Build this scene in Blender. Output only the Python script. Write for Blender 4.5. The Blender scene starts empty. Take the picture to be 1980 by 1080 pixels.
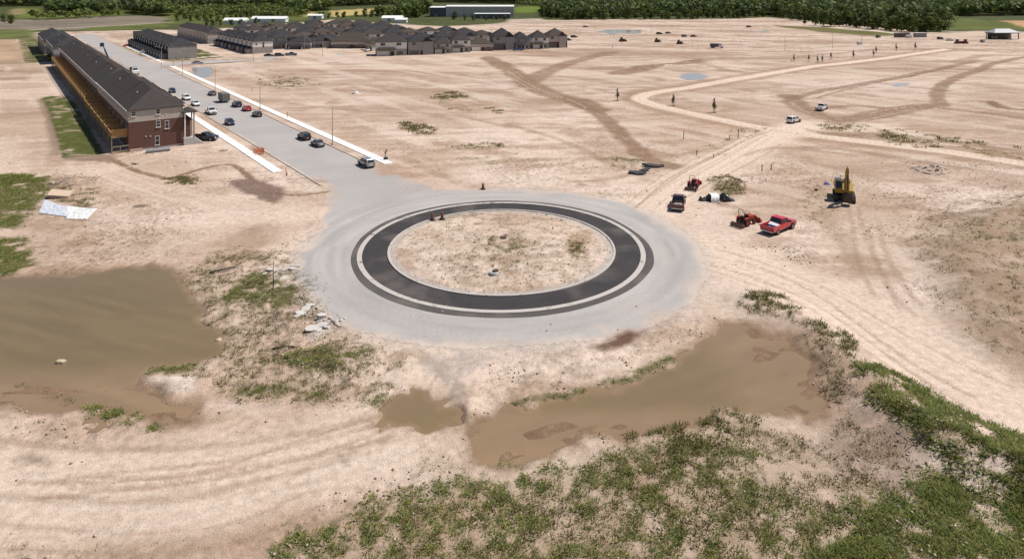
import bpy, bmesh, math, random
import numpy as np
from mathutils import Vector, Matrix, Euler

random.seed(7)
RNG = np.random.default_rng(11)
SC = bpy.context.scene
COL = SC.collection

# ------------------------------------------------------------------ camera, sky, sun, exposure
CAM_H, FPX, HORIZON = 35.0, 1335.0, -25.0          # metres, focal length and horizon row in the 1980x1080 photograph
cam = bpy.data.cameras.new('camera')
cam.sensor_width = 36.0
cam.lens = 36.0 * FPX / 1980.0
cam.shift_y = -(540.0 - HORIZON) / 1980.0          # level camera with falling lens: verticals stay vertical
cam.clip_start, cam.clip_end = 1.0, 20000.0
cam_ob = bpy.data.objects.new('camera', cam)
COL.objects.link(cam_ob)
cam_ob.location = (0, 0, CAM_H)
cam_ob.rotation_euler = (math.radians(90), 0, 0)
SC.camera = cam_ob

SUN_AZ, SUN_EL = math.radians(16), math.radians(58)  # azimuth from +X towards +Y
world = bpy.data.worlds.new('World')
SC.world = world
world.use_nodes = True
wn = world.node_tree.nodes
sky = wn.new('ShaderNodeTexSky')
sky.sky_type = 'NISHITA'
sky.sun_disc = False
sky.sun_elevation = SUN_EL
sky.sun_rotation = math.radians(90) - SUN_AZ
sky.air_density, sky.dust_density, sky.ozone_density = 1.0, 1.0, 1.0
wn['Background'].inputs['Strength'].default_value = 0.07
world.node_tree.links.new(sky.outputs[0], wn['Background'].inputs[0])
sun = bpy.data.lights.new('sun', 'SUN')
sun.energy, sun.angle, sun.color = 4.7, math.radians(0.53), (1.0, 0.955, 0.88)
sun_ob = bpy.data.objects.new('sun', sun)
COL.objects.link(sun_ob)
sdir = Vector((math.cos(SUN_EL) * math.cos(SUN_AZ), math.cos(SUN_EL) * math.sin(SUN_AZ), math.sin(SUN_EL)))
sun_ob.rotation_euler = sdir.to_track_quat('Z', 'Y').to_euler()
sun_ob.location = (60, 40, 120)
SC.view_settings.view_transform = 'Standard'
SC.view_settings.look = 'None'
SC.view_settings.exposure = 0.1
SC.view_settings.gamma = 1.0
SC.view_settings.use_curve_mapping = False
SC.render.engine = 'CYCLES'
SC.cycles.max_bounces = 5
SC.cycles.use_denoising = True

# ------------------------------------------------------------------ coordinates
def G(px, py):
    d = FPX * CAM_H / (py - HORIZON)
    return ((px - 990.0) * d / FPX, d)

def GW(pts):
    return np.array([G(*p) for p in pts], float)

def P(t, n):            # street frame: t runs up the street, n to the right of it
    return (-0.6 * t + 0.8 * n, 0.8 * t + 0.6 * n)
STREET_ROT = math.atan2(0.6, 0.8)
STREET_DIR = math.atan2(0.8, -0.6)

# ------------------------------------------------------------------ noise and masks (numpy)
def _hash(ix, iy, seed):
    h = (ix.astype(np.int64) * 374761393 + iy.astype(np.int64) * 668265263 + seed * 982451653) & 0xffffffff
    h = ((h ^ (h >> 13)) * 1274126177) & 0xffffffff
    h = h ^ (h >> 16)
    return (h & 0xffffff).astype(np.float64) / 16777215.0

def vnoise(x, y, seed=0):
    fx, fy = np.floor(x), np.floor(y)
    ix, iy = fx.astype(np.int64), fy.astype(np.int64)
    u, v = x - fx, y - fy
    u, v = u * u * (3 - 2 * u), v * v * (3 - 2 * v)
    a, b = _hash(ix, iy, seed), _hash(ix + 1, iy, seed)
    c, d = _hash(ix, iy + 1, seed), _hash(ix + 1, iy + 1, seed)
    return (a * (1 - u) + b * u) * (1 - v) + (c * (1 - u) + d * u) * v

def fbm(x, y, scale, octv=3, seed=0):
    s, amp, tot = 0.0, 1.0, 0.0
    f = 1.0 / scale
    for k in range(octv):
        s = s + amp * vnoise(x * f + 17.3 * k, y * f - 9.1 * k, seed + k)
        tot += amp
        amp *= 0.5
        f *= 2.03
    return s / tot

def smooth01(v):
    v = np.clip(v, 0, 1)
    return v * v * (3 - 2 * v)

def seg_dist(x, y, pts, closed=False):
    best = np.full(x.shape, 1e9)
    n = len(pts)
    for i in range(n if closed else n - 1):
        a, b = pts[i], pts[(i + 1) % n]
        ab = b - a
        l2 = float(ab @ ab) + 1e-9
        t = np.clip(((x - a[0]) * ab[0] + (y - a[1]) * ab[1]) / l2, 0, 1)
        d = (x - a[0] - t * ab[0]) ** 2 + (y - a[1] - t * ab[1]) ** 2
        best = np.minimum(best, d)
    return np.sqrt(best)

def inside(x, y, pts):
    c = np.zeros(x.shape, bool)
    n = len(pts)
    for i in range(n):
        x1, y1 = pts[i]
        x2, y2 = pts[(i + 1) % n]
        if y1 == y2:
            continue
        cond = ((y1 > y) != (y2 > y)) & (x < (x2 - x1) * (y - y1) / (y2 - y1) + x1)
        c ^= cond
    return c

def spline(pts, n=6, closed=False):
    pts = np.asarray(pts, float)
    m = len(pts)
    out = []
    rng = range(m) if closed else range(m - 1)
    for i in rng:
        if closed:
            p0, p1, p2, p3 = pts[(i - 1) % m], pts[i], pts[(i + 1) % m], pts[(i + 2) % m]
        else:
            p0, p1, p2, p3 = pts[max(i - 1, 0)], pts[i], pts[i + 1], pts[min(i + 2, m - 1)]
        for k in range(n):
            t = k / n
            out.append(0.5 * ((2 * p1) + (-p0 + p2) * t + (2 * p0 - 5 * p1 + 4 * p2 - p3) * t * t + (-p0 + 3 * p1 - 3 * p2 + p3) * t ** 3))
    if not closed:
        out.append(pts[-1])
    return np.array(out)

def _window(x, y, pts, m):
    lo, hi = pts.min(0) - m, pts.max(0) + m
    return np.nonzero((x > lo[0]) & (x < hi[0]) & (y > lo[1]) & (y < hi[1]))[0]

def poly_mask(x, y, pts, soft=1.0, warp=0.0, wscale=4.0, seed=5):
    """1 inside, 0 outside, a soft rim of width 2*soft; pts in world metres"""
    out = np.zeros(x.shape)
    idx = _window(x, y, pts, soft + warp + 0.5)
    if len(idx) == 0:
        return out
    xs, ys = x[idx], y[idx]
    if warp:
        xs, ys = xs + (fbm(xs, ys, wscale, 3, seed) - 0.5) * 2 * warp, ys + (fbm(xs, ys, wscale, 3, seed + 40) - 0.5) * 2 * warp
    d = seg_dist(xs, ys, pts, True)
    sd = np.where(inside(xs, ys, pts), d, -d)
    out[idx] = smooth01(0.5 + 0.5 * sd / soft)
    return out

def line_mask(x, y, pts, width, soft=0.5, warp=0.0, wscale=5.0, seed=9):
    out = np.zeros(x.shape)
    idx = _window(x, y, pts, width + warp + 1)
    if len(idx) == 0:
        return out
    xs, ys = x[idx], y[idx]
    if warp:
        xs, ys = xs + (fbm(xs, ys, wscale, 3, seed) - 0.5) * 2 * warp, ys + (fbm(xs, ys, wscale, 3, seed + 40) - 0.5) * 2 * warp
    d = seg_dist(xs, ys, pts)
    h = width * 0.5
    out[idx] = smooth01((h * (1 + soft) - d) / (2 * h * soft))
    return out

# ------------------------------------------------------------------ the site plan, in photograph points turned into ground metres
RC = np.array([-1.39, 93.2])          # roundabout centre
R_LANE, R_FRESH, R_KERB, R_KERB_IN, R_IN = 25.6, 19.95, 19.1, 18.45, 15.2

POND_L = GW([(-120, 536), (0, 536), (100, 531), (200, 523), (300, 511), (340, 528), (352, 552), (383, 597), (403, 640), (424, 676), (400, 690), (350, 698), (300, 712), (272, 722), (284, 742), (330, 762), (371, 788), (370, 818), (330, 828), (250, 804), (140, 784), (60, 790), (0, 786), (-120, 784)])
POND_S = GW([(722, 812), (750, 781), (790, 768), (815, 757), (868, 766), (858, 785), (888, 800), (878, 819), (800, 828), (735, 822)])
POND_R = GW([(885, 828), (925, 800), (1000, 783), (1100, 767), (1200, 742), (1290, 712), (1350, 662), (1395, 622), (1440, 627), (1490, 646), (1550, 672), (1578, 692), (1590, 740), (1606, 790), (1560, 806), (1450, 792), (1350, 806), (1270, 830), (1200, 850), (1175, 846), (1130, 842), (1095, 862), (1010, 889), (940, 884), (900, 862)])
PUDDLES = [GW([(1311, 150), (1322, 143), (1345, 142), (1367, 147), (1360, 154), (1330, 155)]),
           GW([(1722, 164), (1735, 160), (1757, 161), (1750, 166), (1730, 168)]),
           GW([(374, 146), (380, 131), (398, 130), (410, 140), (402, 149), (385, 150)]),
           GW([(1156, 61), (1180, 57), (1240, 58), (1236, 64), (1180, 65)]),
           GW([(1462, 61), (1478, 59), (1486, 61), (1474, 64)])]
BERM = spline(GW([(1470, 588), (1530, 610), (1590, 655), (1640, 705), (1690, 755), (1750, 810), (1830, 850), (1920, 890), (2100, 960)]))
FLAT_POLYS = []

def street_rect(t0, t1, n0, n1):
    return np.array([P(t0, n0), P(t1, n0), P(t1, n1), P(t0, n1)])

STREET_POLY = np.array(list(GW([(622, 359), (560, 321), (510, 290)])) + [P(600, 46.2), P(600, 59.2)] + list(GW([(692, 307), (760, 335), (850, 360), (960, 366), (1080, 372), (1180, 392), (1180, 470), (800, 560), (640, 470), (610, 420), (625, 380)])))

HAUL = [  # (points, width m, strength)  pale compacted haul roads
    (spline(GW([(1230, 440), (1290, 385), (1350, 340), (1420, 300), (1490, 262), (1560, 243)])), 10, 1.2),
    (spline(GW([(1280, 470), (1420, 505), (1560, 560), (1680, 630), (1800, 700), (1930, 765), (2100, 850)])), 11, 1.35),
    (spline(GW([(-60, 920), (150, 930), (330, 925), (520, 890), (680, 850), (790, 800), (840, 740), (860, 690)])), 9, .8),
    (spline(GW([(-60, 1010), (150, 1000), (400, 970), (560, 920), (760, 860)])), 6, .55),
    (spline(GW([(200, 330), (330, 370), (450, 395), (560, 410), (640, 415)])), 9, .5),
    (spline(GW([(2100, 330), (1980, 316), (1850, 296), (1700, 277), (1560, 260), (1450, 243), (1340, 220), (1262, 202), (1236, 190), (1262, 180), (1340, 168), (1430, 152), (1560, 131), (1700, 114), (1830, 96)])), 5.0, 1.3),
    (spline(GW([(520, 318), (400, 300), (300, 300), (200, 322), (0, 330)])), 8, .4),
]
BROWN = [  # freshly disturbed darker earth: points, width, strength
    (spline(GW([(945, 112), (985, 135), (1010, 155), (1060, 180), (1110, 195), (1150, 212)])), 9, .8),
    (spline(GW([(1180, 101), (1095, 124), (1040, 148), (1020, 160)])), 9, .7),
    (spline(GW([(1090, 188), (1160, 222), (1200, 258), (1245, 302), (1300, 322)])), 4.5, .75),
    (spline(GW([(1195, 142), (1260, 130), (1330, 122), (1380, 117)])), 9, .75),
    (spline(GW([(1345, 122), (1390, 132), (1430, 140)])), 6, .45),
    (spline(GW([(1525, 185), (1560, 215), (1620, 232), (1700, 222), (1790, 205)])), 6.5, .75),
    (spline(GW([(1530, 190), (1600, 174), (1700, 157), (1800, 137), (1890, 118)])), 4.0, .7),
    (spline(GW([(1580, 190), (1660, 168), (1760, 148), (1850, 128)])), 1.6, .6),
    (spline(GW([(1980, 230), (1880, 218), (1790, 208), (1700, 215), (1610, 238)])), 4.5, .6),
    (spline(GW([(1818, 205), (1812, 182), (1830, 160), (1880, 140), (1940, 118), (2050, 100)])), 4.5, .75),
    (spline(GW([(1790, 206), (1730, 210), (1640, 205), (1560, 212)])), 3, .6),
    (spline(GW([(1600, 258), (1720, 262), (1850, 278), (2000, 296)])), 4.0, .55),
    (spline(GW([(1870, 200), (1910, 204), (1960, 212), (2040, 214)])), 4.0, .9),
    (spline(GW([(1850, 122), (1900, 108), (1990, 106)])), 6, .5),
    (spline(GW([(1590, 410), (1610, 440), (1640, 480), (1660, 520)])), 2.4, .3),
    (spline(GW([(1700, 430), (1710, 480), (1740, 540), (1770, 580)])), .8, .3),
    (spline(GW([(1680, 440), (1690, 490), (1715, 545), (1740, 600)])), 0.6, .3),
    (spline(GW([(218, 308), (262, 330), (330, 346), (352, 338), (400, 324), (446, 318), (470, 332), (492, 352)])), 1.3, .95),
    (spline(GW([(540, 375), (580, 377), (632, 371)])), .9, .95),
    (spline(GW([(760, 690), (800, 680), (830, 700), (860, 720), (890, 760), (885, 800)])), 1.4, .4),
    (spline(GW([(1300, 300), (1370, 290), (1430, 262)])), 2.5, .3),
    (spline(GW([(1560, 285), (1640, 290), (1760, 310), (1900, 330), (2000, 345)])), 2.5, .35),
    (spline(GW([(1980, 385), (1900, 405), (1840, 415), (1780, 418)])), .8, .5),
    (spline(GW([(1980, 395), (1900, 412), (1840, 421), (1780, 423)])), .7, .45),
    (spline(GW([(1440, 300), (1500, 285), (1580, 292), (1650, 300)])), 1.6, .4),
    (spline(GW([(1660, 400), (1668, 440), (1690, 500), (1720, 560), (1770, 610)])), .7, .3),
    (spline(GW([(1640, 400), (1650, 450), (1660, 510), (1690, 570)])), .7, .3),
    (spline(GW([(1560, 250), (1620, 262), (1760, 275), (1980, 300)])), 1.5, .6),
    (spline(GW([(1640, 262), (1780, 270), (1990, 284)])), 1.2, .6),
    (spline(GW([(1300, 325), (1240, 330), (1190, 345), (1100, 352)])), 1.6, .4),
    (spline(GW([(1360, 385), (1420, 400), (1480, 398), (1560, 400)])), 1.6, .35),
    (spline(GW([(980, 240), (1060, 262), (1130, 290), (1180, 320)])), 2.0, .35),
    (spline(GW([(620, 160), (760, 170), (900, 178), (1000, 170)])), 2.2, .35),
    (spline(GW([(560, 200), (700, 215), (860, 222), (980, 245)])), 2.0, .35),
    (spline(GW([(1100, 62), (1250, 66), (1400, 74), (1600, 84)])), 5, .5),
    (spline(GW([(1150, 88), (1300, 92), (1450, 98), (1560, 100)])), 5, .45),
    (spline(GW([(1100, 47), (1300, 52), (1480, 56)])), 6, .4),
    (spline(GW([(1420, 108), (1560, 108), (1700, 96)])), 4, .45),
    (spline(GW([(0, 850), (200, 868), (420, 860), (620, 830), (740, 800)])), .8, .35),
    (spline(GW([(0, 960), (240, 968), (460, 940), (640, 890), (760, 840)])), .8, .35),
]
DAMP = [  # dark damp patches: polygon, strength, colour
    (GW([(1150, 668), (1180, 652), (1215, 638), (1246, 640), (1235, 655), (1205, 675), (1170, 678)]), .95, (.125, .062, .038)),
    (GW([(440, 350), (470, 345), (510, 350), (545, 365), (552, 378), (530, 395), (490, 378), (450, 362)]), .9, (.17, .105, .085)),
    (GW([(1068, 690), (1082, 683), (1094, 686), (1088, 693)]), .6, (.2, .13, .1)),
    (GW([(70, 190), (92, 190), (110, 240), (122, 310), (230, 316), (215, 300), (96, 300), (92, 250)]), .75, (.19, .125, .085)),
    (GW([(32, 884), (60, 876), (88, 886), (80, 900), (50, 895)]), .75, (.17, .12, .09)),
    (GW([(650, 882), (660, 876), (672, 880), (664, 892)]), .7, (.22, .16, .13)),
    (GW([(800, 322), (830, 308), (890, 318), (850, 340)]), .35, (.36, .24, .16)),
    (GW([(836, 405), (900, 400), (960, 405), (940, 415), (880, 425), (840, 425)]), .5, (.33, .22, .14)),
    (GW([(1098, 460), (1120, 445), (1150, 448), (1140, 465), (1120, 500), (1100, 480)]), .6, (.33, .2, .11)),
    (GW([(430, 465), (470, 445), (530, 425), (500, 450), (450, 465)]), .5, (.33, .235, .17)),
    (GW([(800, 700), (890, 680), (960, 690), (900, 730), (900, 780), (870, 770), (860, 730)]), .65, (.37, .315, .28)),
]
ROUGH_SOIL = [
    (GW([(1400, 812), (1560, 850), (1700, 930), (1780, 1020), (1600, 1020), (1480, 900)]), .55, (.31, .215, .15)),
    (GW([(1640, 790), (1760, 870), (1820, 950), (1700, 945), (1590, 860)]), .75, (.225, .155, .12)),
    (GW([(1780, 480), (2000, 390), (2200, 420), (2200, 800), (1990, 740), (1900, 680), (1830, 590)]), .65, (.30, .205, .14)),
    (GW([(560, 1110), (760, 980), (1000, 925), (1250, 870), (1420, 850), (1560, 960), (1700, 1000), (2000, 1110)]), .6, (.34, .245, .165)),
    (GW([(1540, 640), (1600, 680), (1650, 780), (1640, 840), (1590, 790), (1570, 700)]), .6, (.26, .18, .125)),
    (GW([(1180, 855), (1280, 825), (1380, 795), (1450, 800), (1400, 840), (1260, 880)]), .6, (.26, .18, .115)),
    (GW([(1570, 350), (1680, 330), (1760, 420), (1740, 560), (1650, 540), (1590, 440)]), .35, (.35, .25, .175)),
    (GW([(0, 190), (70, 195), (110, 310), (0, 320)]), .3, (.38, .275, .2)),
]
PALE = [
    (GW([(284, 738), (310, 728), (370, 735), (380, 755), (350, 762), (310, 755)]), .95, (.66, .56, .48)),
    (GW([(380, 775), (480, 775), (560, 790), (500, 800), (420, 795), (370, 785)]), .5, (.62, .5, .42)),
    (GW([(830, 430), (880, 420), (920, 432), (860, 446), (820, 448)]), .7, (.66, .53, .42)),
    (GW([(590, 640), (620, 625), (640, 640), (610, 655)]), .5, (.6, .56, .54)),
    (GW([(1310, 600), (1340, 580), (1360, 600), (1330, 625)]), .5, (.62, .5, .43)),
    (GW([(520, 520), (570, 510), (580, 530), (530, 545)]), .5, (.6, .56, .54)),
    (GW([(1110, 850), (1160, 846), (1180, 858), (1110, 868), (1090, 866)]), .8, (.62, .5, .4)),
    (GW([(890, 800), (910, 770), (950, 765), (925, 790), (900, 820)]), .7, (.62, .5, .4)),
]
SOIL = np.array((.465, .340, .262)); SOIL2 = np.array((.325, .218, .15)); CREAM = np.array((.60, .472, .388))
BROWNC = np.array((.215, .132, .082)); DUST = np.array((.42, .37, .335)); WET = np.array((.21, .13, .075))

# vegetation: name, polygon, tufts per m2, height m, patch threshold, patch scale m, kind, soil tint strength
VEG = []
def veg(pts, dens, h, thr, scale, kind, tint=.7, soft=1.2, warp=1.0):
    VEG.append(dict(poly=GW(pts), dens=dens, h=h, thr=thr, scale=scale, kind=kind, tint=tint, soft=soft, warp=warp, seed=100 + len(VEG) * 7))
# foreground meadow
veg([(440, 1110), (540, 1045), (640, 995), (760, 955), (860, 930), (1000, 908), (1130, 888), (1230, 858), (1340, 838), (1420, 850), (1480, 870), (1520, 960), (1640, 1010), (1760, 1020), (1900, 1040), (2060, 1110)], 13, .5, .50, 1.0, 'grass', .45)
VEG[0]['rows'] = True
veg([(560, 1110), (760, 985), (1000, 930), (1250, 880), (1400, 870), (1500, 960), (1650, 1010), (1800, 1040), (1900, 1110)], 6, .34, .42, 1.0, 'weed', .25)
veg([(1560, 1110), (1600, 1000), (1720, 950), (1800, 930), (1900, 950), (2080, 980), (2080, 1110)], 16, .62, .37, 1.6, 'grass', .9)
# green bank along the haul road
veg([(1648, 718), (1690, 716), (1740, 730), (1800, 760), (1862, 800), (1920, 830), (2080, 890), (2080, 1010), (1930, 950), (1850, 915), (1790, 880), (1740, 828), (1690, 800), (1660, 760)], 17, .6, .375, 1.5, 'grass', .85, .8)
veg([(1760, 900), (1860, 920), (1980, 960), (2060, 1000), (2060, 1060), (1900, 1020), (1780, 960)], 12, .55, .42, 1.6, 'grass', .7)
veg([(1440, 575), (1500, 580), (1545, 605), (1530, 625), (1470, 612), (1440, 600)], 10, .4, .48, 1.3, 'weed', .7)
veg([(1560, 625), (1610, 640), (1665, 685), (1640, 705), (1590, 665)], 9, .4, .5, 1.2, 'weed', .6)
veg([(1540, 640), (1600, 690), (1640, 760), (1650, 830), (1600, 780), (1590, 700)], 10, .35, .45, 1.2, 'dry', .6)
veg([(1650, 810), (1720, 850), (1780, 900), (1740, 960), (1640, 930), (1560, 880)], 8, .3, .5, 1.2, 'dry', .5)
veg([(1400, 800), (1560, 850), (1700, 940), (1640, 1020), (1520, 960), (1440, 880)], 7, .3, .5, 1.4, 'weed', .3)
# pond edges
veg([(965, 772), (1040, 768), (1110, 752), (1200, 728), (1290, 690), (1330, 672), (1300, 702), (1220, 735), (1100, 768), (985, 782)], 16, .35, .36, 1.2, 'grass', .9, .5, .4)
veg([(1180, 850), (1260, 820), (1350, 790), (1430, 790), (1480, 830), (1380, 870), (1230, 900)], 9, .4, .47, 1.6, 'weed', .5)
veg([(130, 770), (200, 780), (260, 800), (320, 822), (300, 834), (240, 815), (170, 800)], 14, .5, .45, 1.0, 'grass', .8, .6, .5)
veg([(0, 745), (60, 752), (120, 765), (80, 775), (0, 770)], 5, .3, .5, 1.0, 'dry', .5)
# rough ground between the ponds and the road
veg([(340, 535), (420, 495), (540, 490), (600, 540), (640, 620), (680, 660), (790, 690), (770, 740), (740, 790), (600, 780), (450, 765), (380, 745), (290, 715), (430, 680), (400, 610)], 6.0, .28, .46, 1.6, 'weed', .18)
veg([(340, 535), (420, 495), (540, 490), (600, 540), (640, 620), (680, 660), (790, 690), (770, 740), (740, 790), (600, 780), (450, 765), (380, 745), (290, 715), (430, 680), (400, 610)], 4.5, .24, .42, 1.0, 'dry', .12)
for q in ([(470, 540), (510, 528), (540, 545), (570, 555), (560, 590), (520, 600), (470, 575), (450, 590), (430, 580)], [(560, 680), (640, 670), (690, 690), (680, 715), (640, 720), (590, 725), (540, 700), (520, 695)], [(300, 700), (360, 690), (380, 712), (330, 725), (290, 722)], [(480, 755), (540, 745), (570, 755), (540, 770), (490, 770)], [(455, 745), (465, 742), (472, 752), (460, 760)], [(690, 675), (712, 670), (718, 680), (700, 684)], [(700, 780), (740, 760), (750, 766), (720, 788)], [(590, 760), (620, 755), (625, 768), (600, 772)]):
    veg(q, 16, .42, .36, 1.0, 'grass', .8, .7, .6)
veg([(380, 490), (470, 475), (540, 500), (480, 515), (400, 520)], 5, .25, .5, 1.2, 'dry', .45)
veg([(950, 700), (1100, 680), (1330, 640), (1370, 640), (1300, 690), (1150, 740), (960, 765)], 3.2, .2, .55, 1.0, 'dry', .2)
# left edge
veg([(-60, 338), (40, 337), (84, 342), (90, 372), (60, 405), (30, 440), (-60, 445)], 11, .5, .34, 2.5, 'grass', .9)
veg([(-60, 460), (30, 462), (55, 480), (66, 515), (20, 532), (-60, 535)], 12, .5, .36, 2.0, 'grass', .9)
veg([(60, 430), (200, 430), (400, 450), (340, 500), (200, 515), (60, 525)], 1.8, .24, .56, 1.0, 'dry', .15)
veg([(110, 360), (180, 365), (190, 390), (150, 405), (110, 395)], 7, .3, .5, 1.3, 'weed', .5)
veg([(320, 345), (360, 338), (378, 345), (370, 356), (330, 356)], 14, .35, .4, 1.2, 'weed', .7)
veg([(100, 330), (200, 350), (210, 370), (100, 360)], 3, .2, .6, 1., 'dry', .2)
# roundabout island
veg([(760, 470), (830, 420), (960, 408), (1100, 425), (1180, 480), (1120, 545), (980, 566), (840, 545)], 2.6, .22, .5, 1.2, 'dry', .25)
veg([(930, 465), (990, 460), (1035, 480), (1020, 500), (960, 498)], 7, .26, .48, .9, 'weed', .5)
veg([(840, 490), (900, 490), (1060, 520), (1040, 560), (900, 560)], 3, .24, .55, .9, 'weed', .25)
veg([(1100, 475), (1130, 470), (1135, 495), (1112, 500)], 12, .3, .4, .9, 'weed', .6)
# vacant lots
veg([(836, 186), (880, 178), (950, 200), (990, 220), (930, 215), (860, 205)], .9, .35, .5, 3.5, 'weed', .5, 2.5, 3)
veg([(770, 237), (800, 235), (850, 250), (830, 262), (780, 248)], 1.0, .35, .5, 3, 'weed', .55, 2, 2)
veg([(880, 280), (980, 275), (1010, 300), (940, 330), (890, 310)], .8, .3, .55, 3, 'weed', .35, 2, 2)
veg([(1168, 310), (1200, 302), (1240, 310), (1225, 326), (1180, 325)], 2.6, .35, .45, 1.5, 'weed', .6, 1.2, 1)
veg([(1368, 345), (1400, 338), (1432, 348), (1440, 372), (1415, 385), (1380, 366)], 5, .4, .42, 1.5, 'weed', .6, 1.2, 1)
veg([(1540, 380), (1590, 350), (1610, 395), (1600, 440), (1560, 420)], 2.5, .25, .5, 1.3, 'weed', .3)
veg([(1230, 345), (1420, 250), (1480, 245), (1400, 300), (1330, 330)], .5, .25, .6, 2, 'weed', .25)
veg([(1560, 240), (1700, 245), (1980, 290), (1980, 310), (1750, 280)], .7, .3, .5, 3, 'weed', .4, 2, 2)
veg([(1800, 395), (1980, 380), (2060, 420), (2060, 560), (1980, 720), (1900, 690), (1820, 600), (1780, 520), (1760, 470)], 1.8, .3, .5, 1.8, 'dry', .3)
veg([(1860, 430), (1990, 420), (2060, 500), (1980, 640), (1930, 600)], 1.3, .32, .55, 1.6, 'weed', .3)
veg([(500, 150), (570, 145), (640, 160), (560, 175), (500, 165)], .25, .3, .5, 3, 'weed', .2, 2, 2)
veg([(-40, 1040), (200, 1050), (420, 1060), (480, 1110), (-40, 1110)], 2.0, .22, .55, .9, 'dry', .2)
veg([(380, 800), (640, 810), (680, 825), (520, 840), (400, 830)], 2.2, .18, .55, .9, 'dry', .3)
veg([(60, 830), (300, 835), (360, 860), (160, 870)], 1.4, .16, .55, .9, 'dry', .2)
veg([(830, 880), (880, 870), (950, 890), (900, 925), (840, 930), (780, 950)], 5, .22, .48, .9, 'dry', .4)

LAWNS = [GW([(80, 187), (134, 185), (150, 205), (178, 255), (205, 300), (120, 306), (104, 250), (92, 215)]),
         GW([(36, 76), (72, 75), (96, 120), (48, 122)]),
         np.array([P(372, 81.5), P(372, 92), P(425, 92), P(425, 81.5)]),
         np.array([P(361, 66), P(367, 66), P(367, 92), P(361, 92)])]
for k in range(17):      # grass strips between the drives of the row across the street
    t = 372 + k * 6.2
    LAWNS.append(np.array([P(t, 63.5), P(t + 3.0, 63.5), P(t + 3.0, 67.4), P(t, 67.4)]))
    LAWNS.append(np.array([P(t, 59.6), P(t + 3.0, 59.6), P(t + 3.0, 61.4), P(t, 61.4)]))

FIELDS = [  # far country: polygon, colour
    (GW([(-400, 62), (60, 62), (330, 58), (470, 54), (640, 38), (760, 46), (860, 52), (960, 46), (1010, 40), (1180, 38), (1420, 37), (1480, 34), (1560, 40), (1700, 52), (1820, 64), (1900, 60), (2000, 62), (2600, 70), (2600, -15), (-600, -15)]), (.062, .07, .022)),
    (GW([(-300, 56), (60, 58), (150, 58), (300, 46), (335, 36), (300, 30), (200, 32), (100, 38), (-300, 40)]), (.185, .15, .115)),
    (GW([(150, 57), (200, 52), (320, 46), (330, 52), (250, 57), (160, 60)]), (.095, .108, .024)),
    (GW([(30, 18), (92, 17), (92, 36), (30, 36)]), (.115, .13, .026)),
    (GW([(225, 20), (255, 18), (250, 28), (120, 34), (95, 36), (95, 28)]), (.115, .13, .026)),
    (GW([(20, 20), (50, 17), (55, 26), (22, 30)]), (.2, .17, .075)),
    (GW([(232, 24), (560, 16), (640, 22), (600, 38), (430, 44), (330, 46), (330, 35)]), (.095, .108, .026)),
    (GW([(638, 21), (718, 17), (764, 19), (764, 25), (700, 28), (640, 34)]), (.40, .30, .12)),
    (GW([(592, 23), (608, 22), (608, 31), (592, 33)]), (.38, .29, .12)),
    (GW([(995, 14), (1044, 13), (1044, 24), (995, 25)]), (.11, .15, .02)),
    (GW([(1832, 36), (1890, 37), (1930, 44), (1990, 50), (1990, 58), (1830, 58)]), (.095, .108, .026)),
    (GW([(1938, 40), (1990, 40), (1990, 55), (1945, 52)]), (.42, .25, .13)),
    (GW([(-200, 78), (35, 78), (50, 124), (-200, 130)]), (.36, .25, .165)),
    (GW([(-400, 60), (66, 58), (66, 80), (36, 76), (-400, 80)]), (.11, .12, .035)),
    (GW([(1500, 50), (1580, 52), (1700, 62), (1775, 68), (1700, 70), (1580, 62)]), (.12, .11, .035)),
    (GW([(985, 38), (1050, 36), (1060, 42), (990, 44)]), (.4, .32, .26)),
]
FAR_LINES = [(GW([(1560, 50), (1640, 53), (1735, 66)]), 4, (.6, .5, .42)), (GW([(1820, 60), (1900, 64), (2000, 66)]), 5, (.55, .43, .34)), (GW([(1500, 50), (1580, 60), (1690, 70)]), 4, (.17, .1, .06)),
             (GW([(100, 48), (330, 38)]), 5, (.12, .1, .08)), (GW([(0, 51), (200, 43)]), 8, (.12, .1, .08)), (GW([(60, 58), (330, 44)]), 8, (.34, .29, .22)), (GW([(0, 43), (260, 36)]), 5, (.25, .21, .16))]

def veg_field(v, x, y):
    m = poly_mask(x, y, v['poly'], v['soft'], v['warp'], 3.0, v['seed'])
    idx = np.nonzero(m > 0.01)[0]
    out = np.zeros(x.shape)
    if len(idx):
        n = fbm(x[idx], y[idx], v['scale'], 3, v['seed'])
        if v.get('rows'):
            n = n + .10 * np.sin((x[idx] * .82 - y[idx] * .57) * 2.6 + 1.5 * fbm(x[idx], y[idx], 5, 2, 3)) * smooth01((x[idx] + 2) / 8) + .16 * (fbm(x[idx], y[idx], 5, 3, 44) - .5)
        out[idx] = m[idx] * smooth01((n - v['thr'] + .10) / .2)
    return out

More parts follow.
